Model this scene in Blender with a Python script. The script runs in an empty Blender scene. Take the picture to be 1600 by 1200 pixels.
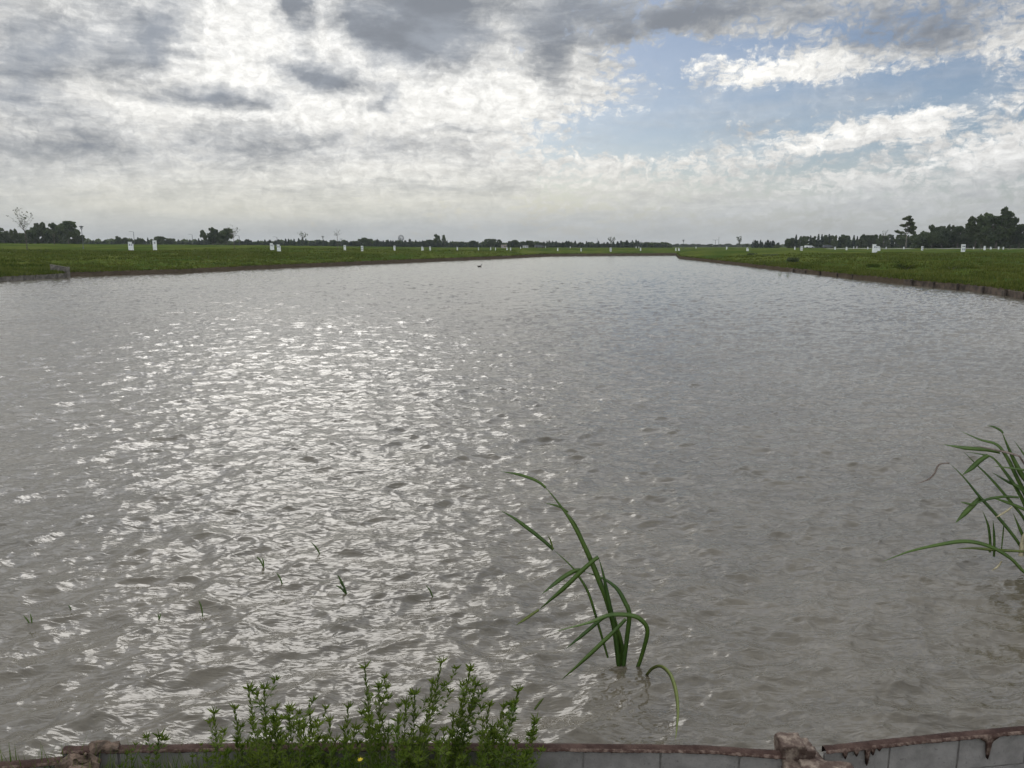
import bpy, math, random
import numpy as np
from mathutils import Vector, Matrix, noise as mnoise

PI = math.pi
R = math.radians
S = bpy.context.scene
COL = S.collection
random.seed(7)

# ------------------------------------------------------------------ camera
F_PX, CX, CY, HOR = 1200.0, 800.0, 600.0, 385.0
EYE = 2.5
TH = math.atan((CY - HOR) / F_PX)
cam_d = bpy.data.cameras.new('camera')
cam = bpy.data.objects.new('camera', cam_d)
COL.objects.link(cam)
cam_d.sensor_width = 36.0
cam_d.lens = 36.0 * F_PX / 1600.0
cam_d.clip_start = 0.05
cam_d.clip_end = 9000
cam.location = (0, 0, EYE)
cam.rotation_euler = (PI / 2 - TH, 0, 0)
S.camera = cam
CT, ST = math.cos(TH), math.sin(TH)


def ray(px, py):
    a, b = px - CX, CY - py
    return Vector((a, b * ST + F_PX * CT, b * CT - F_PX * ST))


def onz(px, py, z=0.0):
    d = ray(px, py)
    t = (z - EYE) / d.z
    return Vector((d.x * t, d.y * t, z))


def ond(px, py, dist):
    """point of the sight line at forward (y) distance dist"""
    d = ray(px, py)
    t = dist / d.y
    return Vector((d.x * t, dist, EYE + d.z * t))


def azel(px, py):
    d = ray(px, py).normalized()
    return math.atan2(d.x, d.y), math.asin(d.z)


# ------------------------------------------------------------------ view / light
S.view_settings.view_transform = 'Standard'
S.view_settings.look = 'None'
S.view_settings.gamma = 1.0
S.view_settings.exposure = 0.0
S.view_settings.use_curve_mapping = False
S.render.engine = 'CYCLES'
S.cycles.use_denoising = True
S.cycles.max_bounces = 5
S.cycles.diffuse_bounces = 2
S.cycles.glossy_bounces = 3
S.cycles.transmission_bounces = 3
S.cycles.volume_bounces = 0
S.cycles.transparent_max_bounces = 6
S.cycles.sample_clamp_indirect = 3.0

SUN_EL, SUN_AZ = R(34), R(-15)      # azimuth from +Y, negative to the left
SUN_DIR = Vector((math.sin(SUN_AZ) * math.cos(SUN_EL), math.cos(SUN_AZ) * math.cos(SUN_EL), math.sin(SUN_EL)))
sd = bpy.data.lights.new('sun', 'SUN')
sd.energy = 0.5
sd.angle = R(22)
sd.color = (1.0, 0.965, 0.91)
sun = bpy.data.objects.new('sun', sd)
COL.objects.link(sun)
sun.rotation_euler = (-SUN_DIR).to_track_quat('-Z', 'Y').to_euler()
sun.location = SUN_DIR * 50


# ------------------------------------------------------------------ node helper
class NT:
    dims = '3D'

    def __init__(self, nt):
        self.nt = nt
        nt.nodes.clear()

    def n(self, t, **kw):
        nd = self.nt.nodes.new(t)
        for k, v in kw.items():
            setattr(nd, k, v)
        return nd

    def set(self, sock, v):
        if isinstance(v, bpy.types.NodeSocket):
            self.nt.links.new(v, sock)
        elif v is not None:
            sock.default_value = v

    def m(self, op, a, b=None, c=None, clamp=False):
        nd = self.n('ShaderNodeMath', operation=op, use_clamp=clamp)
        for i, v in enumerate((a, b, c)):
            self.set(nd.inputs[i], v)
        return nd.outputs[0]

    def vm(self, op, a, b=None, scale=None):
        nd = self.n('ShaderNodeVectorMath', operation=op)
        self.set(nd.inputs[0], a)
        self.set(nd.inputs[1], b)
        if scale is not None:
            self.set(nd.inputs['Scale'], scale)
        return nd.outputs['Value'] if op in ('DOT_PRODUCT', 'LENGTH') else nd.outputs[0]

    def sm(self, x, a, b, lo=0.0, hi=1.0):
        nd = self.n('ShaderNodeMapRange', interpolation_type='SMOOTHSTEP')
        for i, v in enumerate((x, a, b, lo, hi)):
            self.set(nd.inputs[i], v)
        return nd.outputs[0]

    def noise(self, vec, scale, detail=6, rough=0.5, dist=0.0, color=False, lac=2.0):
        nd = self.n('ShaderNodeTexNoise', noise_dimensions=self.dims)
        self.set(nd.inputs['Vector'], vec)
        self.set(nd.inputs['Scale'], scale)
        nd.inputs['Detail'].default_value = detail
        nd.inputs['Roughness'].default_value = rough
        nd.inputs['Lacunarity'].default_value = lac
        nd.inputs['Distortion'].default_value = dist
        return nd.outputs['Color' if color else 'Fac']

    def mix(self, f, a, b):
        nd = self.n('ShaderNodeMix', data_type='RGBA')
        self.set(nd.inputs[0], f)
        self.set(nd.inputs[6], a if isinstance(a, bpy.types.NodeSocket) else (*a, 1)[:4])
        self.set(nd.inputs[7], b if isinstance(b, bpy.types.NodeSocket) else (*b, 1)[:4])
        return nd.outputs[2]

    def mapping(self, vec, loc=(0, 0, 0), rot=(0, 0, 0), sc=(1, 1, 1), t='POINT'):
        nd = self.n('ShaderNodeMapping', vector_type=t)
        self.set(nd.inputs[0], vec)
        nd.inputs['Location'].default_value = loc
        nd.inputs['Rotation'].default_value = rot
        nd.inputs['Scale'].default_value = sc
        return nd.outputs[0]

    def blobs(self, vec, lst):
        """sum of weighted soft blobs; each (px, py, rx, ry, rot_deg, weight) by direction"""
        tot = None
        for (px, py, rx, ry, rot, w) in lst:
            a, e = azel(px, py)
            k = (azel(px + 1, py)[0] - a)
            mp = self.mapping(vec, (a, e, 0), (0, 0, R(rot)), (rx * k, ry * k, 1), 'TEXTURE')
            g = self.n('ShaderNodeTexGradient', gradient_type='SPHERICAL')
            self.set(g.inputs[0], mp)
            v = self.m('MULTIPLY_ADD', g.outputs['Fac'], w, tot if tot is not None else 0.0)
            tot = v
        return tot


# ------------------------------------------------------------------ sky
W = bpy.data.worlds.new('World')
S.world = W
W.use_nodes = True
w = NT(W.node_tree)
w.dims = '2D'
tc = w.n('ShaderNodeTexCoord')
d = w.vm('NORMALIZE', tc.outputs['Generated'])
sx = w.n('ShaderNodeSeparateXYZ')
w.set(sx.inputs[0], d)
X, Y, Z = sx.outputs
az = w.m('ARCTAN2', X, Y)
el = w.m('ARCSINE', Z)
zc = w.m('ADD', w.m('MAXIMUM', Z, 0.0), 0.17)
cb = w.n('ShaderNodeCombineXYZ')
w.set(cb.inputs[0], w.m('DIVIDE', X, zc))
w.set(cb.inputs[1], w.m('DIVIDE', Y, zc))
P = cb.outputs[0]
warpP = w.noise(P, 0.9, 4, 0.5, color=True)
P2 = w.vm('ADD', P, w.vm('SCALE', w.vm('SUBTRACT', warpP, (0.5, 0.5, 0.5)), scale=0.75))
ca = w.n('ShaderNodeCombineXYZ')
w.set(ca.inputs[0], az)
w.set(ca.inputs[1], el)
A = ca.outputs[0]
wa = w.vm('SUBTRACT', w.noise(P, 1.6, 5, 0.6, color=True), (0.5, 0.5, 0.5))
wb = w.vm('SUBTRACT', w.noise(A, 26.0, 5, 0.6, color=True), (0.5, 0.5, 0.5))
wa = w.vm('MULTIPLY', wa, (0.10, 0.05, 0.0))
wb = w.vm('MULTIPLY', wb, (0.050, 0.026, 0.0))
AW = w.vm('ADD', A, w.vm('ADD', wa, wb))

n_mid = w.noise(P2, 2.4, 8, 0.60)
n_fin = w.noise(P2, 11.0, 5, 0.62)
Ast = w.mapping(A, sc=(1.0, 3.2, 1.0))
n_str = w.noise(w.vm('ADD', Ast, wb), 9.0, 7, 0.6)
# puffs in direction space: small billows
puff = w.n('ShaderNodeTexVoronoi', feature='SMOOTH_F1', voronoi_dimensions='2D')
w.set(puff.inputs['Vector'], w.vm('ADD', w.mapping(A, sc=(1, 1.5, 1)), w.vm('SCALE', wb, scale=0.9)))
puff.inputs['Scale'].default_value = 66.0
puff.inputs['Detail'].default_value = 3.0
puff.inputs['Roughness'].default_value = 0.6
puff.inputs['Smoothness'].default_value = 0.6
n_puf = w.m('SUBTRACT', 1.0, puff.outputs['Distance'])

DARK = [
    (495, 112, 95, 40, -5, 2.3), (655, 48, 105, 78, 0, 2.3), (565, 45, 50, 80, 10, 1.2), (478, 12, 48, 70, 0, 2.0),
    (602, 145, 34, 44, 20, 1.4), (330, 142, 150, 32, 4, 1.8), (240, 55, 120, 50, 30, 1.9), (90, 80, 170, 70, 35, 1.5),
    (60, 165, 220, 45, -8, 0.85), (15, 20, 80, 60, 0, 0.6), (150, 235, 380, 52, -3, 0.6), (395, 215, 150, 60, 10, 0.5),
    (560, 232, 140, 40, 0, 0.6), (1350, 62, 190, 66, 0, 0.95), (1150, 12, 420, 62, 0, 0.9), (900, 10, 260, 80, 0, 1.0),
    (862, 115, 42, 80, 0, 0.8), (740, 90, 60, 50, -40, 0.55), (680, 292, 240, 16, 0, 0.7), (730, 203, 110, 10, 2, 0.5),
    (90, 288, 330, 24, -3, 0.45), (1500, 20, 260, 60, 0, 0.8), (1330, 222, 160, 14, 10, 0.45), (1160, 298, 120, 14, 8, 0.45),
    (520, 350, 400, 40, 0, 0.15), (300, 100, 60, 30, -30, 0.4), (840, 70, 60, 60, 0, 0.5), (200, 20, 90, 40, 0, 0.5),
    (600, 172, 60, 16, 0, 0.4), (1560, 330, 200, 60, 0, 0.15),
]
BLUE = [
    (300, 150, 700, 420, 0, -1.6), (620, 20, 420, 130, 0, -0.8), (1150, 5, 600, 60, 0, -0.3),
    (1070, 208, 330, 52, 0, 1.15), (1240, 150, 380, 62, 0, 1.1), (1470, 138, 190, 52, 6, 1.1), (1110, 85, 170, 36, 0, 1.1), (1010, 100, 120, 60, 0, 0.9),
    (1560, 165, 130, 50, 8, 0.95), (1500, 240, 150, 34, 5, 0.9), (985, 190, 140, 60, 0, 0.8), (1340, 60, 80, 26, 0, 0.4),
    (1230, 250, 150, 34, 0, 0.6), (805, 95, 60, 50, 0, 0.9), (880, 195, 120, 40, 0, 0.5), (1330, 255, 120, 24, 10, 0.5),
]
BRIGHT = [
    (1160, 188, 90, 14, 0, 0.5), (1150, 128, 70, 16, 12, 0.6), (1130, 106, 120, 14, 0, 0.5), (1330, 160, 90, 12, 5, 0.3),
    (400, 70, 330, 110, 0, 0.75), (770, 150, 300, 90, 0, 0.8), (350, 182, 420, 28, 0, 0.5), (150, 190, 300, 60, 0, 0.2),
    (1010, 176, 130, 16, 2, 0.8), (1230, 105, 230, 36, -4, 1.1), (1440, 185, 260, 40, 11, 1.2), (1250, 228, 140, 26, 6, 0.9), (1540, 225, 150, 34, 8, 1.0), (1450, 262, 330, 30, 6, 0.6),
    (1050, 250, 260, 36, 0, 0.35), (720, 265, 420, 40, 0, 0.35), (1580, 80, 90, 60, 0, 0.4), (110, 25, 110, 60, -20, 0.5), (420, 150, 220, 60, -5, 0.5),
]
bd = w.blobs(AW, DARK)
bb = w.blobs(AW, BLUE)
bw = w.blobs(AW, BRIGHT)
# thickness of the cloud: texture plus the big patches
tex = w.m('ADD', w.m('MULTIPLY', n_mid, 0.62), w.m('MULTIPLY', n_str, 0.42))
tex = w.m('ADD', tex, w.m('MULTIPLY', n_fin, 0.30))          # about 0.63 mean
dk = w.m('ADD', bd, w.m('MULTIPLY', w.m('SUBTRACT', tex, 0.67), 2.8))
dk = w.m('SUBTRACT', dk, w.m('MULTIPLY', bw, 0.75))
dk = w.m('SUBTRACT', dk, w.m('MULTIPLY', w.m('SUBTRACT', n_puf, 0.55), 0.2))
dark = w.sm(dk, -0.45, 1.45)
# toward the sun the veil glows
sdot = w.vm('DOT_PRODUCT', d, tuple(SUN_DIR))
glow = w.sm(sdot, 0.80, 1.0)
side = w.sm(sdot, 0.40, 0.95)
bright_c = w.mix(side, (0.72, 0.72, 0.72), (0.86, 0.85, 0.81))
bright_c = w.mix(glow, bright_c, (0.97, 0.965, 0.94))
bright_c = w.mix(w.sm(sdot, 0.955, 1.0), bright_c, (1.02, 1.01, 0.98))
fleck = w.noise(w.vm('ADD', w.mapping(A, sc=(1, 1.7, 1)), w.vm('SCALE', wb, scale=0.6)), 55.0, 5, 0.65)
puffl = w.m('MULTIPLY_ADD', w.m('SUBTRACT', n_puf, 0.5), 0.14, w.m('MULTIPLY_ADD', w.m('SUBTRACT', fleck, 0.5), 0.75, 1.0))
hi = w.m('MULTIPLY_ADD', bw, 0.28, 0.93)
bright_c = w.vm('SCALE', bright_c, scale=w.m('MULTIPLY', hi, puffl))
dark_c = w.mix(side, (0.235, 0.265, 0.315), (0.29, 0.315, 0.355))
dark_c = w.vm('SCALE', dark_c, scale=w.sm(w.m('ADD', n_mid, w.m('MULTIPLY', w.m('SUBTRACT', n_str, 0.5), 0.6)), 0.30, 0.70, 1.22, 0.86))
cloud = w.mix(dark, bright_c, dark_c)
# clear air behind
sky = w.n('ShaderNodeTexSky', sky_type='NISHITA')
sky.sun_disc = False
sky.sun_elevation = SUN_EL
sky.sun_rotation = SUN_AZ
sky.altitude = 20
sky.air_density = 1.0
sky.dust_density = 1.2
sky.ozone_density = 1.6
blue = w.vm('MULTIPLY', sky.outputs[0], (0.054, 0.0585, 0.0655))
bfac = w.m('ADD', bb, w.m('MULTIPLY', w.m('SUBTRACT', 0.68, tex), 3.2))
bfac = w.m('SUBTRACT', bfac, w.m('MULTIPLY', w.m('SUBTRACT', n_puf, 0.5), 0.9))
bfac = w.m('SUBTRACT', bfac, w.m('MULTIPLY', bw, 0.9))
bfac = w.sm(bfac, 0.05, 1.05)
skyc = w.mix(w.m('MULTIPLY', bfac, w.sm(n_str, 0.35, 0.7, 0.95, 0.70)), cloud, blue)
# pale air towards the horizon
hz = w.sm(el, 0.0, 0.125, 1.0, 0.0)
warm = w.blobs(A, [(640, 285, 700, 70, 0, 1.0), (250, 320, 500, 50, 0, 0.5)])
hazec = w.mix(w.m('MULTIPLY', warm, 1.7, clamp=True), (0.42, 0.44, 0.445), (0.54, 0.535, 0.47))
hazec = w.vm('SCALE', hazec, scale=w.m('MULTIPLY', w.sm(el, 0.0, 0.09, 0.97, 1.36), w.m('MULTIPLY_ADD', w.m('SUBTRACT', n_str, 0.5), 0.45, 1.0)))
skyc = w.mix(w.m('MULTIPLY', hz, 0.95), skyc, hazec)
# gain added to the unseen sky overhead and behind, to light water and grass
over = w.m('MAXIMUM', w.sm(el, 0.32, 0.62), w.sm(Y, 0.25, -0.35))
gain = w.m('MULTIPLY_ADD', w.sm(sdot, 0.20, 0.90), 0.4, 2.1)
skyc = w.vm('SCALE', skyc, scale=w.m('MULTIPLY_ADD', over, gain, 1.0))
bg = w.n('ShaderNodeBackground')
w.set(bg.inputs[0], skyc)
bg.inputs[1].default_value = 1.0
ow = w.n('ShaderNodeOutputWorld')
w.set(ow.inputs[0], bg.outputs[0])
W.cycles.sampling_method = 'MANUAL'
W.cycles.sample_map_resolution = 512


# ------------------------------------------------------------------ materials
def mat(name, base=None, rough=0.85, build=None, spec=0.3):
    m = bpy.data.materials.new(name)
    m.use_nodes = True
    t = NT(m.node_tree)
    b = t.n('ShaderNodeBsdfPrincipled')
    o = t.n('ShaderNodeOutputMaterial')
    t.set(o.inputs[0], b.outputs[0])
    b.inputs['Roughness'].default_value = rough
    b.inputs['Specular IOR Level'].default_value = spec
    if base:
        b.inputs['Base Color'].default_value = (*base, 1)
    if build:
        build(t, b, o)
    return m


def noisy(c1, c2, scale=5.0, detail=6, bump=0.0, bscale=20.0, bdist=0.02, lo=0.35, hi=0.65, gen=False):
    def f(t, b, o):
        tcn = t.n('ShaderNodeTexCoord')
        v = tcn.outputs['Object']
        n = t.noise(v, scale, detail, 0.6)
        t.set(b.inputs['Base Color'], t.mix(t.sm(n, lo, hi), c1, c2))
        if bump:
            bp = t.n('ShaderNodeBump')
            bp.inputs['Strength'].default_value = bump
            bp.inputs['Distance'].default_value = bdist
            t.set(bp.inputs['Height'], t.noise(v, bscale, 6, 0.6))
            t.set(b.inputs['Normal'], bp.outputs[0])
    return f


def foliage(c1, c2, scale=1.0, trans=0.25):
    def f(t, b, o):
        g = t.n('ShaderNodeNewGeometry')
        oi = t.n('ShaderNodeObjectInfo')
        n = t.noise(g.outputs['Position'], scale, 3, 0.6)
        n2 = t.m('ADD', t.m('MULTIPLY', n, 0.8), t.m('MULTIPLY', oi.outputs['Random'], 0.2))
        n2 = t.m('ADD', n2, t.m('MULTIPLY', g.outputs['Random Per Island'], 0.25))
        c = t.mix(t.sm(n2, 0.35, 0.85), c1, c2)
        t.set(b.inputs['Base Color'], c)
        tr = t.n('ShaderNodeBsdfTranslucent')
        t.set(tr.inputs[0], t.mix(0.35, c, (0.16, 0.2, 0.02)))
        mx = t.n('ShaderNodeMixShader')
        mx.inputs[0].default_value = trans
        t.set(mx.inputs[1], b.outputs[0])
        t.set(mx.inputs[2], tr.outputs[0])
        t.set(o.inputs[0], mx.outputs[0])
    return f


def ground_f(t, b, o):
    g = t.n('ShaderNodeNewGeometry')
    v = g.outputs['Position']
    vs = t.mapping(v, sc=(1, 0.45, 1))
    n1 = t.noise(vs, 0.09, 5, 0.6)
    n2 = t.noise(v, 1.3, 7, 0.65)
    n3 = t.noise(vs, 0.35, 4, 0.6)
    c = t.mix(t.sm(n1, 0.35, 0.68), (0.034, 0.056, 0.012), (0.080, 0.094, 0.022))
    c = t.mix(t.m('MULTIPLY', t.sm(n2, 0.42, 0.70), 0.55), c, (0.026, 0.044, 0.010))
    c = t.mix(t.m('MULTIPLY', t.sm(n3, 0.58, 0.72), 0.6), c, (0.090, 0.082, 0.028))
    at = t.n('ShaderNodeAttribute', attribute_name='soil')
    sn = t.sm(t.m('ADD', at.outputs['Fac'], t.m('MULTIPLY', t.m('SUBTRACT', n2, 0.5), 0.9)), 0.35, 0.75)
    c = t.mix(sn, c, t.mix(n2, (0.035, 0.026, 0.018), (0.10, 0.08, 0.055)))
    t.set(b.inputs['Base Color'], c)
    bp = t.n('ShaderNodeBump')
    bp.inputs['Strength'].default_value = 0.9
    bp.inputs['Distance'].default_value = 0.18
    t.set(bp.inputs['Height'], t.noise(v, 3.0, 6, 0.7))
    t.set(b.inputs['Normal'], bp.outputs[0])


def water_f(t, b, o):
    g = t.n('ShaderNodeNewGeometry')
    v = g.outputs['Position']
    n1 = t.noise(v, 0.22, 4, 0.6)
    n2 = t.noise(t.mapping(v, rot=(0, 0, 0.2), sc=(1, 1.8, 1)), 1.7, 5, 0.6)
    c = t.mix(t.sm(t.m('ADD', t.m('MULTIPLY', n1, 0.6), t.m('MULTIPLY', n2, 0.4)), 0.38, 0.62), (0.058, 0.050, 0.035), (0.086, 0.074, 0.053))
    t.set(b.inputs['Base Color'], c)
    b.inputs['Roughness'].default_value = 0.06
    b.inputs['IOR'].default_value = 1.38
    b.inputs['Specular IOR Level'].default_value = 0.5
    r1 = t.noise(t.mapping(v, rot=(0, 0, 0.12), sc=(1, 2.6, 1)), 7.0, 2.5, 0.5, 0.8)
    r2 = t.noise(t.mapping(v, rot=(0, 0, -0.35), sc=(1, 1.5, 1)), 34.0, 4, 0.6, 1.2)
    pt = t.sm(t.noise(v, 0.9, 3, 0.5), 0.35, 0.65, 0.25, 1.0)
    h = t.m('ADD', t.m('MULTIPLY', r1, 0.010), t.m('MULTIPLY', t.m('MULTIPLY', r2, pt), 0.0005))
    bp = t.n('ShaderNodeBump')
    bp.inputs['Strength'].default_value = 1.0
    bp.inputs['Distance'].default_value = 1.0
    t.set(bp.inputs['Height'], h)
    t.set(b.inputs['Normal'], bp.outputs[0])


def block_f(t, b, o):
    g = t.n('ShaderNodeNewGeometry')
    v = g.outputs['Position']
    n = t.noise(v, 7, 8, 0.65)
    n2 = t.noise(v, 60, 5, 0.6)
    c = t.mix(t.sm(n, 0.35, 0.66), (0.165, 0.154, 0.142), (0.245, 0.230, 0.212))
    c = t.mix(t.m('MULTIPLY', t.sm(n2, 0.60, 0.70), 0.5), c, (0.08, 0.07, 0.065))
    t.set(b.inputs['Base Color'], c)
    bp = t.n('ShaderNodeBump')
    bp.inputs['Strength'].default_value = 0.6
    bp.inputs['Distance'].default_value = 0.004
    t.set(bp.inputs['Height'], t.m('ADD', n2, n))
    t.set(b.inputs['Normal'], bp.outputs[0])


M = {
    'ground': mat('grassy_ground', rough=0.95, build=ground_f, spec=0.0),
    'water': mat('turbid_water', rough=0.05, build=water_f),
    'grass': mat('grass_blades', rough=0.8, spec=0.0, build=foliage((0.022, 0.042, 0.008), (0.094, 0.104, 0.026), 0.22, 0.15)),
    'tree': mat('dark_leaves', rough=0.75, spec=0.15, build=foliage((0.030, 0.046, 0.024), (0.075, 0.098, 0.042), 0.30, 0.15)),
    'euca': mat('olive_leaves', rough=0.75, spec=0.15, build=foliage((0.036, 0.050, 0.024), (0.075, 0.092, 0.038), 0.5, 0.15)),
    'conif': mat('conifer_needles', rough=0.85, spec=0.1, build=foliage((0.026, 0.040, 0.030), (0.046, 0.062, 0.040), 0.2, 0.08)),
    'bark': mat('bark', rough=0.9, build=noisy((0.05, 0.042, 0.034), (0.12, 0.105, 0.085), 4)),
    'palebark': mat('pale_bark', rough=0.9, build=noisy((0.10, 0.09, 0.075), (0.20, 0.18, 0.15), 4)),
    'white': mat('white_painted_masonry', rough=0.8, build=noisy((0.56, 0.57, 0.55), (0.70, 0.71, 0.69), 2.5, bump=0.2)),
    'greybox': mat('grey_box_lid', rough=0.5, build=noisy((0.20, 0.21, 0.22), (0.30, 0.31, 0.32), 6)),
    'dglass': mat('dark_window', rough=0.25, build=noisy((0.05, 0.06, 0.07), (0.08, 0.09, 0.10), 3)),
    'metal': mat('weathered_steel', rough=0.55, build=noisy((0.05, 0.055, 0.06), (0.10, 0.105, 0.11), 6)),
    'concrete': mat('weathered_concrete', rough=0.95, build=noisy((0.06, 0.054, 0.045), (0.15, 0.137, 0.115), 3, bump=0.6, bscale=12)),
    'darkwood': mat('dark_wet_wood', rough=0.85, build=noisy((0.018, 0.014, 0.011), (0.06, 0.045, 0.033), 5, bump=0.5)),
    'board': mat('stained_board', rough=0.9, build=noisy((0.028, 0.021, 0.015), (0.10, 0.073, 0.052), 2.2, bump=0.5)),
    'block': mat('grey_concrete_block', rough=0.92, build=block_f),
    'mortar': mat('mortar_joint', rough=0.95, build=noisy((0.12, 0.11, 0.10), (0.18, 0.168, 0.152), 30)),
    'rust': mat('brown_bitumen_paint', rough=0.75, spec=0.12, build=noisy((0.026, 0.013, 0.010), (0.062, 0.038, 0.030), 9, 8, bump=0.9, bscale=70, bdist=0.008, lo=0.36, hi=0.66)),
    'rustrim': mat('brown_scuffed_paint', rough=0.7, spec=0.12, build=noisy((0.045, 0.025, 0.019), (0.15, 0.108, 0.085), 38, 8, bump=0.9, bscale=80, bdist=0.006, lo=0.40, hi=0.68)),
    'scuff': mat('scuffed_pile_concrete', rough=0.8, build=noisy((0.055, 0.034, 0.025), (0.22, 0.175, 0.135), 16, 9, bump=0.9, bscale=45, bdist=0.01, lo=0.44, hi=0.70)),
    'soil': mat('dry_soil', rough=1.0, build=noisy((0.045, 0.032, 0.022), (0.19, 0.135, 0.10), 14, 8, bump=1.0, bscale=40, bdist=0.02)),
    'reed': mat('reed_leaf', rough=0.45, spec=0.4, build=foliage((0.032, 0.074, 0.010), (0.082, 0.140, 0.020), 6.0, 0.35)),
    'reedyel': mat('yellowing_reed_leaf', rough=0.5, spec=0.3, build=foliage((0.09, 0.13, 0.025), (0.18, 0.21, 0.06), 8.0, 0.4)),
    'dry': mat('dry_brown_leaf', rough=0.8, build=noisy((0.10, 0.075, 0.06), (0.19, 0.15, 0.125), 20)),
    'straw': mat('dry_straw', rough=0.8, build=noisy((0.22, 0.19, 0.11), (0.38, 0.33, 0.21), 20)),
    'weed': mat('weed_leaf', rough=0.7, spec=0.08, build=foliage((0.034, 0.068, 0.008), (0.110, 0.150, 0.022), 9.0, 0.35)),
    'stem': mat('weed_stem', rough=0.6, build=noisy((0.05, 0.07, 0.02), (0.10, 0.10, 0.045), 20)),
    'yellow': mat('yellow_petals', rough=0.6, build=noisy((0.45, 0.36, 0.02), (0.55, 0.45, 0.03), 20)),
    'cabin': mat('beige_cabin_wall', rough=0.8, build=noisy((0.25, 0.21, 0.17), (0.33, 0.28, 0.23), 2)),
    'roof': mat('pale_sheet_roof', rough=0.5, build=noisy((0.36, 0.36, 0.35), (0.46, 0.46, 0.45), 2)),
    'feather': mat('dark_feathers', rough=0.7, build=noisy((0.02, 0.018, 0.015), (0.06, 0.05, 0.04), 14)),
    'bill': mat('pale_bill', rough=0.5, build=noisy((0.45, 0.42, 0.35), (0.55, 0.5, 0.42), 10)),
}


# ------------------------------------------------------------------ mesh helper
class MB:
    def __init__(self):
        self.v, self.f, self.mi = [], [], []

    def add(self, vs, fs, mi=0):
        k = len(self.v)
        self.v += [tuple(p) for p in vs]
        self.f += [tuple(i + k for i in q) for q in fs]
        self.mi += [mi] * len(fs)

    def box(self, c, s, rz=0.0, mi=0, taper=1.0, tilt=None):
        hx, hy, hz = s[0] / 2, s[1] / 2, s[2] / 2
        vs = []
        for z, k in ((-hz, 1.0), (hz, taper)):
            for x, y in ((-hx, -hy), (hx, -hy), (hx, hy), (-hx, hy)):
                p = Vector((x * k, y * k, z))
                if tilt:
                    p = tilt @ p
                cx, sx_ = math.cos(rz), math.sin(rz)
                vs.append((c[0] + p.x * cx - p.y * sx_, c[1] + p.x * sx_ + p.y * cx, c[2] + p.z))
        self.add(vs, [(0, 3, 2, 1), (4, 5, 6, 7), (0, 1, 5, 4), (1, 2, 6, 5), (2, 3, 7, 6), (3, 0, 4, 7)], mi)

    def tube(self, pts, rad, n=6, mi=0, cap=True):
        pts = [Vector(p) for p in pts]
        if not hasattr(rad, '__len__'):
            rad = [rad] * len(pts)
        k = len(self.v)
        for i, p in enumerate(pts):
            t = (pts[min(i + 1, len(pts) - 1)] - pts[max(i - 1, 0)])
            t = t.normalized() if t.length > 1e-9 else Vector((0, 0, 1))
            a = t.orthogonal().normalized() if abs(t.z) > 0.99 else t.cross(Vector((0, 0, 1))).normalized()
            b = t.cross(a)
            for j in range(n):
                an = 2 * PI * j / n
                self.v.append(tuple(p + (a * math.cos(an) + b * math.sin(an)) * rad[i]))
        for i in range(len(pts) - 1):
            for j in range(n):
                self.f.append((k + i * n + j, k + i * n + (j + 1) % n, k + (i + 1) * n + (j + 1) % n, k + (i + 1) * n + j))
                self.mi.append(mi)
        if cap:
            self.f.append(tuple(k + j for j in range(n))[::-1])
            self.f.append(tuple(k + (len(pts) - 1) * n + j for j in range(n)))
            self.mi += [mi, mi]

    def build(self, name, mats, parent=None, smooth=False):
        me = bpy.data.meshes.new(name)
        me.from_pydata(self.v, [], self.f)
        if not isinstance(mats, (list, tuple)):
            mats = [mats]
        for m_ in mats:
            me.materials.append(m_)
        if len(mats) > 1:
            me.polygons.foreach_set('material_index', self.mi)
        if smooth:
            me.polygons.foreach_set('use_smooth', [True] * len(me.polygons))
        me.update()
        o = bpy.data.objects.new(name, me)
        COL.objects.link(o)
        if parent:
            o.parent = parent
        return o


def np_mesh(name, verts, faces, m_, parent=None, smooth=False):
    """verts (n,3) array, faces (m,k) array"""
    me = bpy.data.meshes.new(name)
    faces = np.ascontiguousarray(faces, dtype=np.int32)
    nf, k = faces.shape
    me.vertices.add(len(verts))
    me.vertices.foreach_set('co', np.ascontiguousarray(verts, dtype=np.float32).ravel())
    me.loops.add(nf * k)
    me.loops.foreach_set('vertex_index', faces.ravel())
    me.polygons.add(nf)
    me.polygons.foreach_set('loop_start', np.arange(nf, dtype=np.int32) * k)
    if smooth:
        me.polygons.foreach_set('use_smooth', np.ones(nf, dtype=bool))
    me.materials.append(m_)
    me.update(calc_edges=True)
    o = bpy.data.objects.new(name, me)
    COL.objects.link(o)
    if parent:
        o.parent = parent
    return o


def tag(o, label=None, cat=None, group=None, kind=None):
    if label:
        o['label'] = label
    if cat:
        o['category'] = cat
    if group:
        o['group'] = group
    if kind:
        o['kind'] = kind
    return o


def empty(name, loc=(0, 0, 0), rz=0.0):
    o = bpy.data.objects.new(name, None)
    o.empty_display_size = 0.2
    COL.objects.link(o)
    o.location = loc
    o.rotation_euler.z = rz
    return o


def copy_tree(o, parent=None):
    c = o.copy()
    COL.objects.link(c)
    if parent:
        c.parent = parent
    for ch in [q for q in KIDS.get(o.name, [])]:
        copy_tree(ch, c)
    return c


KIDS = {}


def note_kids(o):
    KIDS[o.name] = list(o.children)
    for ch in o.children:
        note_kids(ch)


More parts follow.
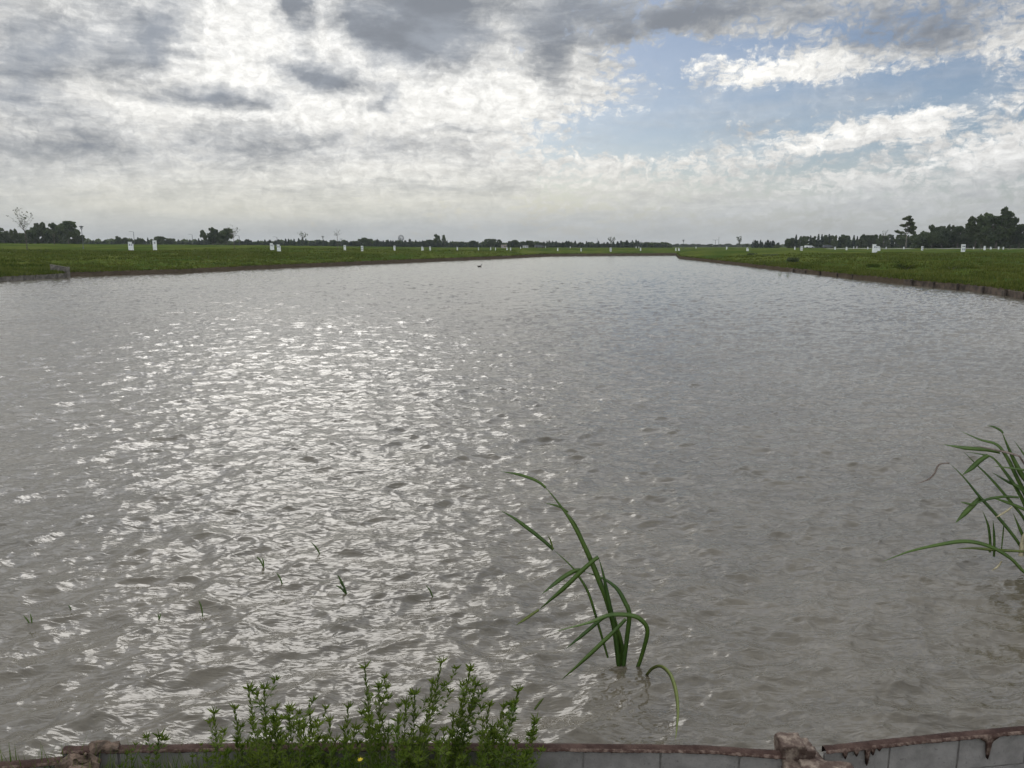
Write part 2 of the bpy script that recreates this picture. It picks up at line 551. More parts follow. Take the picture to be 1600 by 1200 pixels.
# ------------------------------------------------------------------ shoreline
# lake outline at water level, measured points; counter-clockwise seen from above is not needed
NEAR_Z = 0.30          # top of the near retaining wall
wall_left = [onz(-60, 1200, NEAR_Z), onz(60, 1190, NEAR_Z), onz(94, 1187, NEAR_Z)]
wall_mid = [onz(95, 1174, NEAR_Z), onz(420, 1169, NEAR_Z), onz(845, 1170, NEAR_Z), onz(1100, 1173, NEAR_Z), onz(1228, 1182, NEAR_Z)]
wall_right = [onz(1292, 1174, NEAR_Z), onz(1440, 1158, NEAR_Z), onz(1600, 1143, NEAR_Z)]
wr_dir = (wall_right[-1] - wall_right[0]).normalized()
wall_right.append(wall_right[-1] + wr_dir * 3.5)
wl_dir = Vector((-1, 0.02, 0)).normalized()
wall_left.insert(0, wall_left[0] + wl_dir * 4)

right_bank = [onz(1600, 467), onz(1559, 460), onz(1514, 454), onz(1412, 444), onz(1347, 437), onz(1234, 424), onz(1160, 415), onz(1100, 408), onz(1062, 404)]
left_bank = [onz(0, 440), onz(104, 433.6)]
left_bank2 = [onz(280, 427), onz(400, 420.6), onz(530, 415), onz(660, 409.2), onz(740, 405.8), onz(800, 403.4), onz(830, 401.6), onz(860, 400.3), onz(960, 399.6), onz(1060, 399.0)]
CEN = Vector((0, 60, 0))
poly = []
for p in wall_left + wall_mid + wall_right:
    poly.append((p.x, p.y))
poly += [(14, 9.0), (22, 16)]
poly += [(p.x, p.y) for p in right_bank]
poly += [(left_bank2[-1].x - 0.5, left_bank2[-1].y)]
poly += [(p.x, p.y) for p in left_bank2[::-1][1:]]
e = left_bank[1]
poly += [(-35.0, 68.5), (e.x - 1.6, e.y + 1.4), (e.x - 1.5, e.y + 0.15), (e.x, e.y)]
poly += [(left_bank[0].x, left_bank[0].y), (-34, 30), (-28, 12), (-16, 4.5)]
# densify
dense = []
n_ = len(poly)
for i in range(n_):
    a = np.array(poly[i]); b = np.array(poly[(i + 1) % n_])
    L = np.linalg.norm(b - a)
    nearby = min(np.linalg.norm(a - (0, 3)), np.linalg.norm(b - (0, 3))) < 6
    k = max(1, int(L / (0.12 if nearby else 0.8)))
    for j in range(k):
        dense.append(a + (b - a) * j / k)
dense = np.array(dense)
ang = np.arctan2(dense[:, 1] - CEN.y, dense[:, 0] - CEN.x)
rad = np.hypot(dense[:, 0] - CEN.x, dense[:, 1] - CEN.y)
# natural banks wander a little
wob = np.array([mnoise.noise(Vector((p[0] * 0.35, p[1] * 0.35, 3.0))) * 0.55 + mnoise.noise(Vector((p[0] * 1.3, p[1] * 1.3, 9.0))) * 0.18 for p in dense])
nat = (dense[:, 1] > 64)
nat &= ~((dense[:, 0] > 20) & (dense[:, 1] < 78))
rad = rad + wob * nat
order = np.argsort(ang)
SA, SR = ang[order], rad[order]
keep = np.concatenate(([True], np.diff(SA) > 1e-6))
SA, SR = SA[keep], SR[keep]


def shore_s(x, y):
    a = np.arctan2(y - CEN.y, x - CEN.x)
    r = np.hypot(x - CEN.x, y - CEN.y)
    return r - np.interp(a, SA, SR, period=2 * PI)


ZF_AZ = np.array([-60, -34, -18, -11, -5, 5, 12, 30, 60]) * PI / 180
ZF_Z = np.array([3.6, 3.5, 2.9, 2.45, 1.95, 1.75, 1.7, 1.75, 1.8])


def gz(x, y, s=None):
    x = np.asarray(x, float); y = np.asarray(y, float)
    if s is None:
        s = shore_s(x, y)
    s = np.maximum(s, 0)
    r = np.hypot(x, y)
    azm = np.arctan2(x, np.maximum(y, 1e-3))
    zf = np.interp(azm, ZF_AZ, ZF_Z)
    near = np.clip((14 - y) / 8, 0, 1) * np.clip((16 - np.abs(x)) / 8, 0, 1)
    bank = 0.34 + 0.95 * (1 - np.exp(-s / 15.0))
    t = np.clip((r - 60) / 260, 0, 1)
    t = t * t * (3 - 2 * t)
    z = bank + (zf - 1.29) * t
    bump = 0.10 * np.sin(x * 0.42 + 1.3 * np.sin(y * 0.17)) * np.sin(y * 0.31 + 1.1 * np.sin(x * 0.23)) + 0.05 * np.sin(x * 1.1 + y * 0.7) * np.sin(y * 0.9 - x * 0.5)
    z = z + bump * np.clip(s / 3, 0, 1) * (r < 400)
    zn = 0.10 + 0.75 * np.clip(s - 0.25, 0, 6) / 6 * np.clip(s - 0.25, 0, 6) / 3
    zn = 0.10 + 0.8 * (np.clip((s - 0.3) / 4.0, 0, 1)) ** 1.5
    return z * (1 - near) + zn * near


# ------------------------------------------------------------------ ground sheet
rings = [0.0, 0.04, 0.12, 0.3, 0.6]
while rings[-1] < 5200:
    rings.append(rings[-1] * 1.11 + 0.12)
rings = np.array(rings)
nr, na = len(rings), len(SA)
V = np.zeros((nr, na, 3))
soil = np.zeros((nr, na))
for i, s in enumerate(rings):
    rr = SR + s
    x = CEN.x + rr * np.cos(SA)
    y = CEN.y + rr * np.sin(SA)
    z = gz(x, y, np.full(na, s))
    if i == 0:
        z = np.full(na, -0.6)
    V[i, :, 0], V[i, :, 1], V[i, :, 2] = x, y, z
    soil[i] = max(0.0, 1.0 - s / 0.9) if i else 1.0
idx = np.arange(nr * na).reshape(nr, na)
q = np.stack([idx[:-1, :], np.roll(idx, -1, 1)[:-1, :], np.roll(idx, -1, 1)[1:, :], idx[1:, :]], -1).reshape(-1, 4)
q = q[:, ::-1]
gr = np_mesh('ground', V.reshape(-1, 3), q, M['ground'], smooth=True)
at = gr.data.attributes.new('soil', 'FLOAT', 'POINT')
at.data.foreach_set('value', soil.ravel().astype(np.float32))
tag(gr, 'flat green grassland rising gently behind the lake banks', kind='structure')


# ------------------------------------------------------------------ water
def wave_tile(N, L, kpeak, kmax, spread, seed, wind):
    rng = np.random.default_rng(seed)
    k1 = np.fft.fftfreq(N, L / N) * 2 * PI
    kx, ky = np.meshgrid(k1, k1, indexing='ij')
    k = np.hypot(kx, ky) + 1e-9
    th = np.arctan2(ky, kx) - wind
    Sx = np.exp(-(kpeak / k) ** 2) / k ** 4.0 * (np.cos(th) ** 4 * (1 - spread) + spread) * np.exp(-(k / kmax) ** 2)
    amp = np.sqrt(Sx)
    amp[0, 0] = 0
    ph = rng.normal(size=(N, N)) + 1j * rng.normal(size=(N, N))
    H = amp * ph
    h = np.fft.ifft2(H).real
    dx = np.fft.ifft2(-1j * kx / k * H).real
    dy = np.fft.ifft2(-1j * ky / k * H).real
    gx = np.fft.ifft2(1j * kx * H).real
    gy = np.fft.ifft2(1j * ky * H).real
    sl = math.sqrt((gx ** 2 + gy ** 2).mean())
    return h / sl, dx / sl, dy / sl, L


def samp(tile, x, y):
    h, dx, dy, L = tile
    N = h.shape[0]
    fx = (x / L * N) % N; fy = (y / L * N) % N
    i = fx.astype(int) % N; j = fy.astype(int) % N
    a = fx - np.floor(fx); b = fy - np.floor(fy)
    i2, j2 = (i + 1) % N, (j + 1) % N
    return [t_[i, j] * (1 - a) * (1 - b) + t_[i2, j] * a * (1 - b) + t_[i, j2] * (1 - a) * b + t_[i2, j2] * a * b for t_ in (h, dx, dy)]


T1 = wave_tile(1024, 13.0, 2 * PI / 0.52, 2 * PI / 0.035, 0.12, 3, R(-76))
T2 = wave_tile(512, 31.0, 2 * PI / 1.6, 2 * PI / 0.35, 0.15, 5, R(-66))
c2, s2 = math.cos(0.6), math.sin(0.6)
rows = [2.2]
while rows[-1] < 232:
    rows.append(rows[-1] * 1.0045)
rows = np.array(rows)
cols = np.concatenate([np.tan(np.linspace(R(-84), R(-44), 60))[:-1], np.linspace(math.tan(R(-44)), math.tan(R(44)), 1300), np.tan(np.linspace(R(44), R(84), 60))[1:]])
cols = cols[np.abs(cols) < 9]
gy_, gx_ = np.meshgrid(rows, cols, indexing='ij')
gx_ = gx_ * (gy_ + 0.6)
a1 = samp(T1, gx_, gy_)
a2 = samp(T2, gx_ * c2 + gy_ * s2 + 7, -gx_ * s2 + gy_ * c2)
gust = 0.85 + 0.3 * (np.sin(gx_ * 0.13 + 2 * np.sin(gy_ * 0.07)) * np.sin(gy_ * 0.11 + gx_ * 0.05)) * 0.5
A1, A2 = 0.30, 0.05
hz_ = a1[0] * A1 * gust + a2[0] * A2
CH = 1.0
px_ = gx_ - (a1[1] * A1 * gust + (a2[1] * c2 - a2[2] * s2) * A2) * CH
py_ = gy_ - (a1[2] * A1 * gust + (a2[1] * s2 + a2[2] * c2) * A2) * CH
ins = shore_s(px_, py_) < 0.12
idx = np.arange(gx_.size).reshape(gx_.shape)
fq = np.stack([idx[:-1, :-1], idx[:-1, 1:], idx[1:, 1:], idx[1:, :-1]], -1).reshape(-1, 4)
okf = ins.ravel()[fq].any(1)
fq = fq[okf]
used, inv = np.unique(fq, return_inverse=True)
WV = np.stack([px_.ravel(), py_.ravel(), hz_.ravel()], -1)[used]
water = np_mesh('water', WV, inv.reshape(-1, 4), M['water'], smooth=True)
tag(water, 'choppy grey brown lake water with glints', kind='structure')


def gpt(px, dist):
    """ground point under image column px at forward distance dist"""
    x = dist * (px - CX) / 1219.0
    return Vector((x, dist, float(gz(x, dist))))


#@@BANKS
# ------------------------------------------------------------------ near retaining wall
def block_wall(name, pts, label, z0, z1, thick=0.036, block=0.345, seed=0, drips=(), cap_h=0.016, dark_end=None):
    """hollow-block wall along pts (front faces the camera side), painted brown lip on top"""
    rnd = random.Random(seed)
    root = empty(name, (pts[0].x, pts[0].y, z0))
    inv = Matrix.Translation(-Vector((pts[0].x, pts[0].y, z0)))
    # arc-length walk
    seg = []
    tot = 0
    for a, b in zip(pts[:-1], pts[1:]):
        L = (Vector((b.x, b.y, 0)) - Vector((a.x, a.y, 0))).length
        seg.append((tot, L, a, b))
        tot += L

    def at_(t):
        for (t0, L, a, b) in seg:
            if t <= t0 + L or (t0, L, a, b) == seg[-1]:
                k = (t - t0) / L
                d_ = Vector((b.x - a.x, b.y - a.y, 0)).normalized()
                return Vector((a.x + (b.x - a.x) * k, a.y + (b.y - a.y) * k, 0)), d_
    nrm = lambda d_: Vector((d_.y, -d_.x, 0))       # towards the camera side
    # blocks: two courses with running bond, set back from the lip
    mb = MB()
    hgt = 0.155
    for c in range(2):
        zt = z1 - cap_h - c * (hgt + 0.010)
        t = -0.2 * c - rnd.uniform(0, 0.1)
        while t < tot:
            a, b = max(t, 0), min(t + block - 0.010, tot)
            if b - a > 0.02:
                # follow the line in short steps
                ks = max(1, int((b - a) / 0.2))
                for k in range(ks):
                    p0, d0 = at_(a + (b - a) * k / ks + 1e-4)
                    p1, d1 = at_(a + (b - a) * (k + 1) / ks - 1e-4)
                    o_ = rnd.uniform(-0.002, 0.002) if k == 0 else o_
                    f0 = p0 + nrm(d0) * (-0.012 + o_); f1 = p1 + nrm(d1) * (-0.012 + o_)
                    g0 = p0 - nrm(d0) * (thick - 0.012); g1 = p1 - nrm(d1) * (thick - 0.012)
                    zb = zt - hgt
                    vs = [(f0.x, f0.y, zb), (f1.x, f1.y, zb), (g1.x, g1.y, zb), (g0.x, g0.y, zb),
                          (f0.x, f0.y, zt), (f1.x, f1.y, zt), (g1.x, g1.y, zt), (g0.x, g0.y, zt)]
                    mb.add([inv @ Vector(q_) for q_ in vs], [(0, 3, 2, 1), (4, 5, 6, 7), (0, 1, 5, 4), (1, 2, 6, 5), (2, 3, 7, 6), (3, 0, 4, 7)])
            t += block
    mb.build('block_course', M['block'], root)
    # mortar core just behind the block faces
    mb = MB()
    nst = max(2, int(tot / 0.25))
    for k in range(nst):
        p0, d0 = at_(tot * k / nst + 1e-4); p1, d1 = at_(tot * (k + 1) / nst - 1e-4)
        f0 = p0 - nrm(d0) * 0.022; f1 = p1 - nrm(d1) * 0.022
        g0 = p0 - nrm(d0) * (thick - 0.02); g1 = p1 - nrm(d1) * (thick - 0.02)
        zb, zt = z0 - 0.7, z1 - cap_h - 0.004
        vs = [(f0.x, f0.y, zb), (f1.x, f1.y, zb), (g1.x, g1.y, zb), (g0.x, g0.y, zb),
              (f0.x, f0.y, zt), (f1.x, f1.y, zt), (g1.x, g1.y, zt), (g0.x, g0.y, zt)]
        mb.add([inv @ Vector(q_) for q_ in vs], [(0, 3, 2, 1), (4, 5, 6, 7), (0, 1, 5, 4), (1, 2, 6, 5), (2, 3, 7, 6), (3, 0, 4, 7)])
    mb.build('mortar_core', M['mortar'], root)
    # painted top and ragged lip: cross-section swept in fine steps
    st = 0.006
    n = int(tot / st)
    VV = []
    prof = []
    for i in range(n + 1):
        t = tot * i / n
        p, d_ = at_(min(max(t, 1e-4), tot - 1e-4))
        nn = nrm(d_)
        a = mnoise.noise(Vector((t * 9, seed * 3.1, 0))) * 0.003 + mnoise.noise(Vector((t * 30, seed, 5))) * 0.002
        b = mnoise.noise(Vector((t * 14, seed * 1.7, 8))) * 0.004 + mnoise.noise(Vector((t * 60, seed, 15))) * 0.004
        lip = 0.012 + b
        for (td, dl, dw) in drips:
            g_ = abs(t - td) / dw
            if g_ < 1:
                lip += dl * (1 - g_ ** 1.5) if g_ < 1 else 0
        q1 = p - nn * (thick + 0.004 + a * 0.4)
        q2 = p - nn * (0.024 + a)
        q3 = p - nn * (0.008 + a * 0.8)
        q4 = p + nn * (0.004 + a * 0.5)
        VV += [inv @ Vector((q1.x, q1.y, z1 - 0.03)), inv @ Vector((q1.x, q1.y, z1 + a * .4)), inv @ Vector((q2.x, q2.y, z1 + 0.004 + b * .3)),
               inv @ Vector((q3.x, q3.y, z1 - 0.002)), inv @ Vector((q4.x, q4.y, z1 - 0.009)),
               inv @ Vector((q4.x, q4.y, z1 - lip)), inv @ Vector((p.x - nn.x * .009, p.y - nn.y * .009, z1 - lip + 0.001))]
    VV = np.array([tuple(v_) for v_ in VV])
    ii = np.arange(n)[:, None] * 7
    def strip(js):
        return np.concatenate([np.concatenate([ii + j, ii + j + 7, ii + j + 8, ii + j + 1], 1) for j in js])
    np_mesh('painted_top', VV, strip([0, 1, 2]), M['rust'], root, True)
    np_mesh('painted_lip', VV, strip([3, 4, 5]), M['rustrim'], root, True)
    return tag(root, label, 'retaining wall', 'grey block retaining walls at the near shore')


def rev(l):
    return l


# the lip line above was measured on the camera-side top edge
block_wall('retaining_wall', wall_left, 'short stretch of block retaining wall in the bottom left corner beside the soil clod', 0.0, NEAR_Z - 0.012, seed=1)
block_wall('retaining_wall', wall_mid, 'long grey block retaining wall with brown painted top, left of the broken pile', 0.0, NEAR_Z, seed=2,
           drips=((3.31, 0.012, 0.02), (3.5, 0.01, 0.015)))
block_wall('retaining_wall', wall_right, 'grey block retaining wall with dark brown paint drips, right of the broken pile', 0.0, NEAR_Z, seed=3,
           drips=((0.09, 0.035, 0.012), (0.145, 0.03, 0.010), (0.20, 0.085, 0.011), (0.225, 0.04, 0.009), (0.255, 0.02, 0.008), (0.80, 0.03, 0.05), (0.805, 0.085, 0.013),
                  (1.02, 0.025, 0.03), (1.08, 0.09, 0.010), (1.4, 0.05, 0.012), (1.9, 0.07, 0.014)))


def rough_solid(name, c, s, m_, parent=None, amp=0.012, fr=18, sub=4, rz=0.0, seed=0, taper=1.0, shape=None, label=None):
    """a broken, lumpy block: subdivided box pushed about by noise"""
    import bmesh
    bm = bmesh.new()
    bmesh.ops.create_cube(bm, size=1.0)
    bmesh.ops.subdivide_edges(bm, edges=bm.edges[:], cuts=sub * 3, use_grid_fill=True)
    for v in bm.verts:
        k = 1 + (taper - 1) * (v.co.z + 0.5)
        p = Vector((v.co.x * s[0] * k, v.co.y * s[1] * k, v.co.z * s[2]))
        if shape:
            p = shape(p)
        q_ = p * fr + Vector((seed * 7.3, 0, 0))
        n = Vector((mnoise.noise(q_), mnoise.noise(q_ + Vector((31, 0, 0))), mnoise.noise(q_ + Vector((0, 57, 0)))))
        n2 = mnoise.noise(q_ * 3.1)
        # round off the edges
        e_ = max(abs(v.co.x), abs(v.co.y)) + abs(v.co.z) - 0.78
        if e_ > 0:
            p *= 1 - e_ * 0.12
        v.co = p + n * amp + n.normalized() * n2 * amp * 0.5 if n.length > 1e-6 else p
    bmesh.ops.rotate(bm, verts=bm.verts, cent=(0, 0, 0), matrix=Matrix.Rotation(rz, 3, 'Z'))
    bmesh.ops.translate(bm, verts=bm.verts, vec=c)
    me = bpy.data.meshes.new(name)
    bm.to_mesh(me)
    bm.free()
    me.polygons.foreach_set('use_smooth', [True] * len(me.polygons))
    me.materials.append(m_)
    o = bpy.data.objects.new(name, me)
    COL.objects.link(o)
    o.parent = parent
    return o


# broken pile between the two walls
pp = onz(1258, 1184, NEAR_Z)
pile = empty('broken_pile', (pp.x, pp.y, 0))
rough_solid('shaft', (0.0, 0.02, -0.18), (0.19, 0.19, 0.93), M['scuff'], pile, amp=0.008, seed=1, rz=0.05)
def knock(p):
    if p.z > 0 and p.x > 0.03:
        p = Vector((p.x, p.y, p.z * 0.35))
    return p
rough_solid('broken_head', (-0.022, 0.065, 0.305), (0.15, 0.105, 0.075), M['scuff'], pile, amp=0.007, fr=26, seed=2, rz=0.02, shape=knock)
rough_solid('ledge', (0.075, -0.055, 0.275), (0.22, 0.085, 0.045), M['scuff'], pile, amp=0.008, fr=26, seed=3, rz=-0.12)
tag(pile, 'square concrete pile with broken scuffed brown head between two block walls', 'pile')

# soil clod and stone in the bottom left corner
cl = onz(138, 1182, 0.27)
clod = empty('soil_clod', (cl.x, cl.y, 0.0))
def clodshape(p):
    return Vector((p.x, p.y, p.z * (1.0 - 0.9 * abs(p.x) * 2.2) + 0.02))
rough_solid('soil_lump', (0.0, -0.10, 0.16), (0.24, 0.15, 0.27), M['soil'], clod, amp=0.05, fr=20, seed=5, taper=0.6)
rough_solid('top_stone', (0.07, 0.02, 0.30), (0.12, 0.05, 0.035), M['soil'], clod, amp=0.022, fr=22, seed=6)
tag(clod, 'brown lump of soil and stone lying against the wall in the bottom left corner', 'soil lump')


# ------------------------------------------------------------------ revetments on the far banks
def revetment(name, pts, z1, label, post_every, m_board, seed, post=True, thick=0.1, posts_h=0.06, xs=None):
    rnd = random.Random(seed)
    root = empty(name, (pts[0].x, pts[0].y, 0))
    off = Vector((pts[0].x, pts[0].y, 0))
    L = 0
    for a, b in zip(pts[:-1], pts[1:]):
        d_ = Vector((b.x - a.x, b.y - a.y, 0))
        n = Vector((-d_.y, d_.x, 0)).normalized()
        if (n.x * (CEN.x - a.x) + n.y * (CEN.y - a.y)) < 0:
            n = -n                       # towards the water
        k = max(1, int(d_.length / 1.2))
        mb = MB()
        for j in range(k):
            p0 = a + d_ * (j / k) - off; p1 = a + d_ * ((j + 0.985) / k) - off
            zt = z1 + rnd.uniform(-0.05, 0.03)
            o_ = n * rnd.uniform(0.02, 0.06)
            q0, q1 = p0 + o_, p1 + o_
            r0, r1 = p0 + o_ - n * thick, p1 + o_ - n * thick
            vs = [(q0.x, q0.y, -0.4), (q1.x, q1.y, -0.4), (r1.x, r1.y, -0.4), (r0.x, r0.y, -0.4),
                  (q0.x, q0.y, zt), (q1.x, q1.y, zt + rnd.uniform(-.03, .02)), (r1.x, r1.y, zt), (r0.x, r0.y, zt)]
            mb.add(vs, [(0, 3, 2, 1), (4, 5, 6, 7), (0, 1, 5, 4), (1, 2, 6, 5), (2, 3, 7, 6), (3, 0, 4, 7)])
        mb.build('board', m_board, root)
        if post:
            m = max(1, int(d_.length / post_every))
            for j in range(m):
                p0 = a + d_ * ((j + rnd.uniform(0.3, 0.6)) / m) + n * 0.13 - off
                mb = MB()
                h = z1 + posts_h * rnd.uniform(0.5, 1.3)
                r_ = rnd.uniform(0.055, 0.09)
                mb.tube([(p0.x, p0.y, -0.6), (p0.x + rnd.uniform(-.02, .02), p0.y, h - .03), (p0.x, p0.y, h)], [r_, r_, r_ * .8], 8)
                mb.build('post', M['darkwood'], root)
    return tag(root, label, 'revetment')


revetment('bank_revetment', [Vector((24.0, 31, 0))] + right_bank[:4], 0.30, 'stained plank revetment with dark posts edging the right bank nearest the camera', 2.5, M['board'], 4)
rb2 = [right_bank[3] + Vector((0.55, 0.2, 0)), right_bank[4] + Vector((0.2, 0, 0)), right_bank[5]]
revetment('bank_revetment', rb2, 0.26, 'farther low plank revetment with small dark posts along the right bank', 3.4, M['board'], 5)
revetment('concrete_revetment', [Vector((-36.6, 44, 0)), left_bank[0], left_bank[1]], 0.34, 'low concrete slab revetment at the far left bank ending in a square corner', 3.0, M['concrete'], 6, post=False, thick=0.16)
# raised end panel of the left revetment
e = left_bank[1]
panel = empty('concrete_wall', (e.x, e.y, 0))
mb = MB()
def slab(mb, a, b, z0a, z1a, z0b, z1b, th):
    d_ = (b - a).normalized()
    n = Vector((-d_.y, d_.x, 0)) * th / 2
    vs = [(a - n) + Vector((0, 0, z0a)), (b - n) + Vector((0, 0, z0b)), (b + n) + Vector((0, 0, z0b)), (a + n) + Vector((0, 0, z0a)),
          (a - n) + Vector((0, 0, z1a)), (b - n) + Vector((0, 0, z1b)), (b + n) + Vector((0, 0, z1b)), (a + n) + Vector((0, 0, z1a))]
    mb.add(vs, [(0, 3, 2, 1), (4, 5, 6, 7), (0, 1, 5, 4), (1, 2, 6, 5), (2, 3, 7, 6), (3, 0, 4, 7)])
slab(mb, Vector((0.12, 0.1, 0)), Vector((-1.5, 0.5, 0)), -0.5, 0.82, -0.5, 1.05, 0.14)
mb.build('slab', M['concrete'], panel)
mb = MB(); mb.box((0.16, 0.02, 0.15), (0.22, 0.2, 1.42)); mb.build('post', M['concrete'], panel)
tag(panel, 'pale concrete end panel standing at the corner of the left bank revetment', 'concrete wall')


# ------------------------------------------------------------------ grass on the banks
def grass_field(name, label, regs, seed, hmin=0.10, hmax=0.32, wd=0.05, blades=3, m_='grass'):
    rng = np.random.default_rng(seed)
    pts = []
    for (f, n) in regs:
        x, y = f(rng, n)
        s = shore_s(x, y)
        az_ = np.abs(np.arctan2(x, y))
        k = (s > 0.05) & (az_ < R(43))
        pts.append(np.stack([x[k], y[k], s[k]], 1))
    pts = np.concatenate(pts)
    # clumpy
    cl_ = np.sin(pts[:, 0] * 0.9 + np.sin(pts[:, 1] * 0.5) * 2) * np.sin(pts[:, 1] * 0.6 + np.sin(pts[:, 0] * 0.7) * 2)
    k = rng.random(len(pts)) < (0.55 + 0.45 * cl_)
    pts = pts[k]; cl_ = cl_[k]
    n = len(pts)
    z = gz(pts[:, 0], pts[:, 1], pts[:, 2])
    VV = np.zeros((n, blades, 3, 3))
    h = (hmin + (hmax - hmin) * rng.random((n, 1)) ** 1.6 * (1 + 0.5 * cl_[:, None])) * rng.uniform(0.6, 1.1, (n, blades))
    th = rng.uniform(0, 2 * PI, (n, blades))
    sp = rng.uniform(0, 0.18, (n, blades)); ph = rng.uniform(0, 2 * PI, (n, blades))
    bx = pts[:, 0:1] + sp * np.cos(ph); by = pts[:, 1:2] + sp * np.sin(ph)
    w_ = wd * rng.uniform(0.7, 1.5, (n, blades))
    for k_, sg in ((0, -1), (1, 1)):
        VV[:, :, k_, 0] = bx + sg * w_ * np.cos(th); VV[:, :, k_, 1] = by + sg * w_ * np.sin(th); VV[:, :, k_, 2] = z[:, None] - 0.03
    ln = rng.uniform(0.1, 0.6, (n, blades)) * h; la = rng.uniform(0, 2 * PI, (n, blades))
    VV[:, :, 2, 0] = bx + ln * np.cos(la); VV[:, :, 2, 1] = by + ln * np.sin(la); VV[:, :, 2, 2] = z[:, None] + h
    o = np_mesh(name, VV.reshape(-1, 3), np.arange(n * blades * 3).reshape(-1, 3), M[m_])
    return tag(o, label, 'grass', kind='stuff')


def along(sh, smax, yr):
    """random points within smax of the shore between y limits"""
    def f(rng, n):
        k = (np.interp(rng.random(n), np.linspace(0, 1, len(SA)), SA))
        s = smax * rng.random(n) ** 1.5
        r = np.interp(k, SA, SR) + s
        x = CEN.x + r * np.cos(k); y = CEN.y + r * np.sin(k)
        ok = (y > yr[0]) & (y < yr[1]) & (x * sh > 0)
        return x[ok], y[ok]
    return f


def rect(x0, x1, y0, y1):
    def f(rng, n):
        return rng.uniform(x0, x1, n), rng.uniform(y0, y1, n)
    return f


grass_field('bank_grass', 'rough green grass covering the right bank of the lake',
            [(rect(23, 60, 30, 62), 26000), (rect(25, 85, 62, 130), 26000), (rect(24.2, 27.5, 30, 60), 6000), (rect(25.5, 31, 56, 100), 7000), (along(1, 0.5, (30, 215)), 16000)], 11, 0.10, 0.30, 0.05)
grass_field('bank_grass', 'rough green grass covering the left bank of the lake',
            [(rect(-62, -30, 42, 75), 24000), (rect(-95, -20, 75, 130), 30000), (rect(-60, 2, 100, 190), 16000), (rect(-41, -36, 44, 68), 6000), (along(-1, 0.5, (40, 205)), 16000)], 12, 0.10, 0.30, 0.055)

# leafy bushes on the right bank
def leaf_cloud(rng, n, c, r, size, flat=1.0, elong=1.6):
    dr = rng.normal(size=(n, 3)); dr /= np.linalg.norm(dr, axis=1)[:, None]
    rr = rng.uniform(0.25, 1.0, (n, 1)) ** 0.6
    p = np.array(c) + dr * rr * np.array(r)
    a = rng.normal(size=(n, 3)); a /= np.linalg.norm(a, axis=1)[:, None]
    b = np.cross(a, rng.normal(size=(n, 3))); b /= np.linalg.norm(b, axis=1)[:, None]
    sz = size * rng.uniform(0.6, 1.3, (n, 1))
    a = a * sz * elong; b = b * sz
    q_ = np.stack([p - a, p - b * 0.8, p + a, p + b * 0.8], 1)
    return q_.reshape(-1, 3)


def cards(name, chunks, m_, parent=None):
    V_ = np.concatenate(chunks)
    return np_mesh(name, V_, np.arange(len(V_)).reshape(-1, 4), m_, parent)


def bush(px, dist, w_, h, label, seed):
    rng = np.random.default_rng(seed)
    g = gpt(px, dist)
    root = empty('bush', g)
    ch = []
    for k in range(7):
        c = (rng.uniform(-.35, .35) * w_, rng.uniform(-.3, .3) * w_, h * rng.uniform(.25, .62))
        ch.append(leaf_cloud(rng, 110, c, (w_ * .28, w_ * .28, h * .33), 0.05 * h / 0.7))
    cards('leaves', ch, M['euca'] if seed % 2 else M['grass'], root)
    mb = MB()
    for k in range(5):
        a = rng.uniform(0, 6.28)
        mb.tube([(0, 0, -.05), (math.cos(a) * w_ * .15, math.sin(a) * w_ * .15, h * .3), (math.cos(a) * w_ * .3, math.sin(a) * w_ * .3, h * .65)], [.02, .013, .006], 5)
    mb.build('stems', M['bark'], root)
    return tag(root, label, 'bush')


bush(1245, 92, 1.7, 0.75, 'larger dark round bush on the far part of the right bank', 3)
bush(1236, 94, 0.9, 0.65, 'smaller dark bush just left of the larger round bush on the right bank', 5)
bush(1176, 130, 1.6, 0.5, 'low dark bush on the right bank near the lake bend', 7)
bush(1419, 64, 1.9, 0.65, 'wide low green bush above the planks of the right bank', 8)
bush(1205, 118, 2.4, 0.4, 'flat spreading weed patch on the right bank behind the lake bend', 9)
bush(1490, 60, 2.6, 0.45, 'low spreading green weed patch on the right bank below the double box pillar', 10)
bush(1362, 70, 1.5, 0.4, 'small brownish weed patch on the right bank below the tall white pillar', 4)


# ------------------------------------------------------------------ trees
def limb_path(a, b, rnd, k=4, wob=0.08):
    L = (b - a).length
    pts = []
    for i in range(k + 1):
        t = i / k
        p = a.lerp(b, t)
        if 0 < i < k:
            p += Vector((rnd.uniform(-1, 1), rnd.uniform(-1, 1), rnd.uniform(-.5, .5))) * L * wob
        pts.append(p)
    return pts


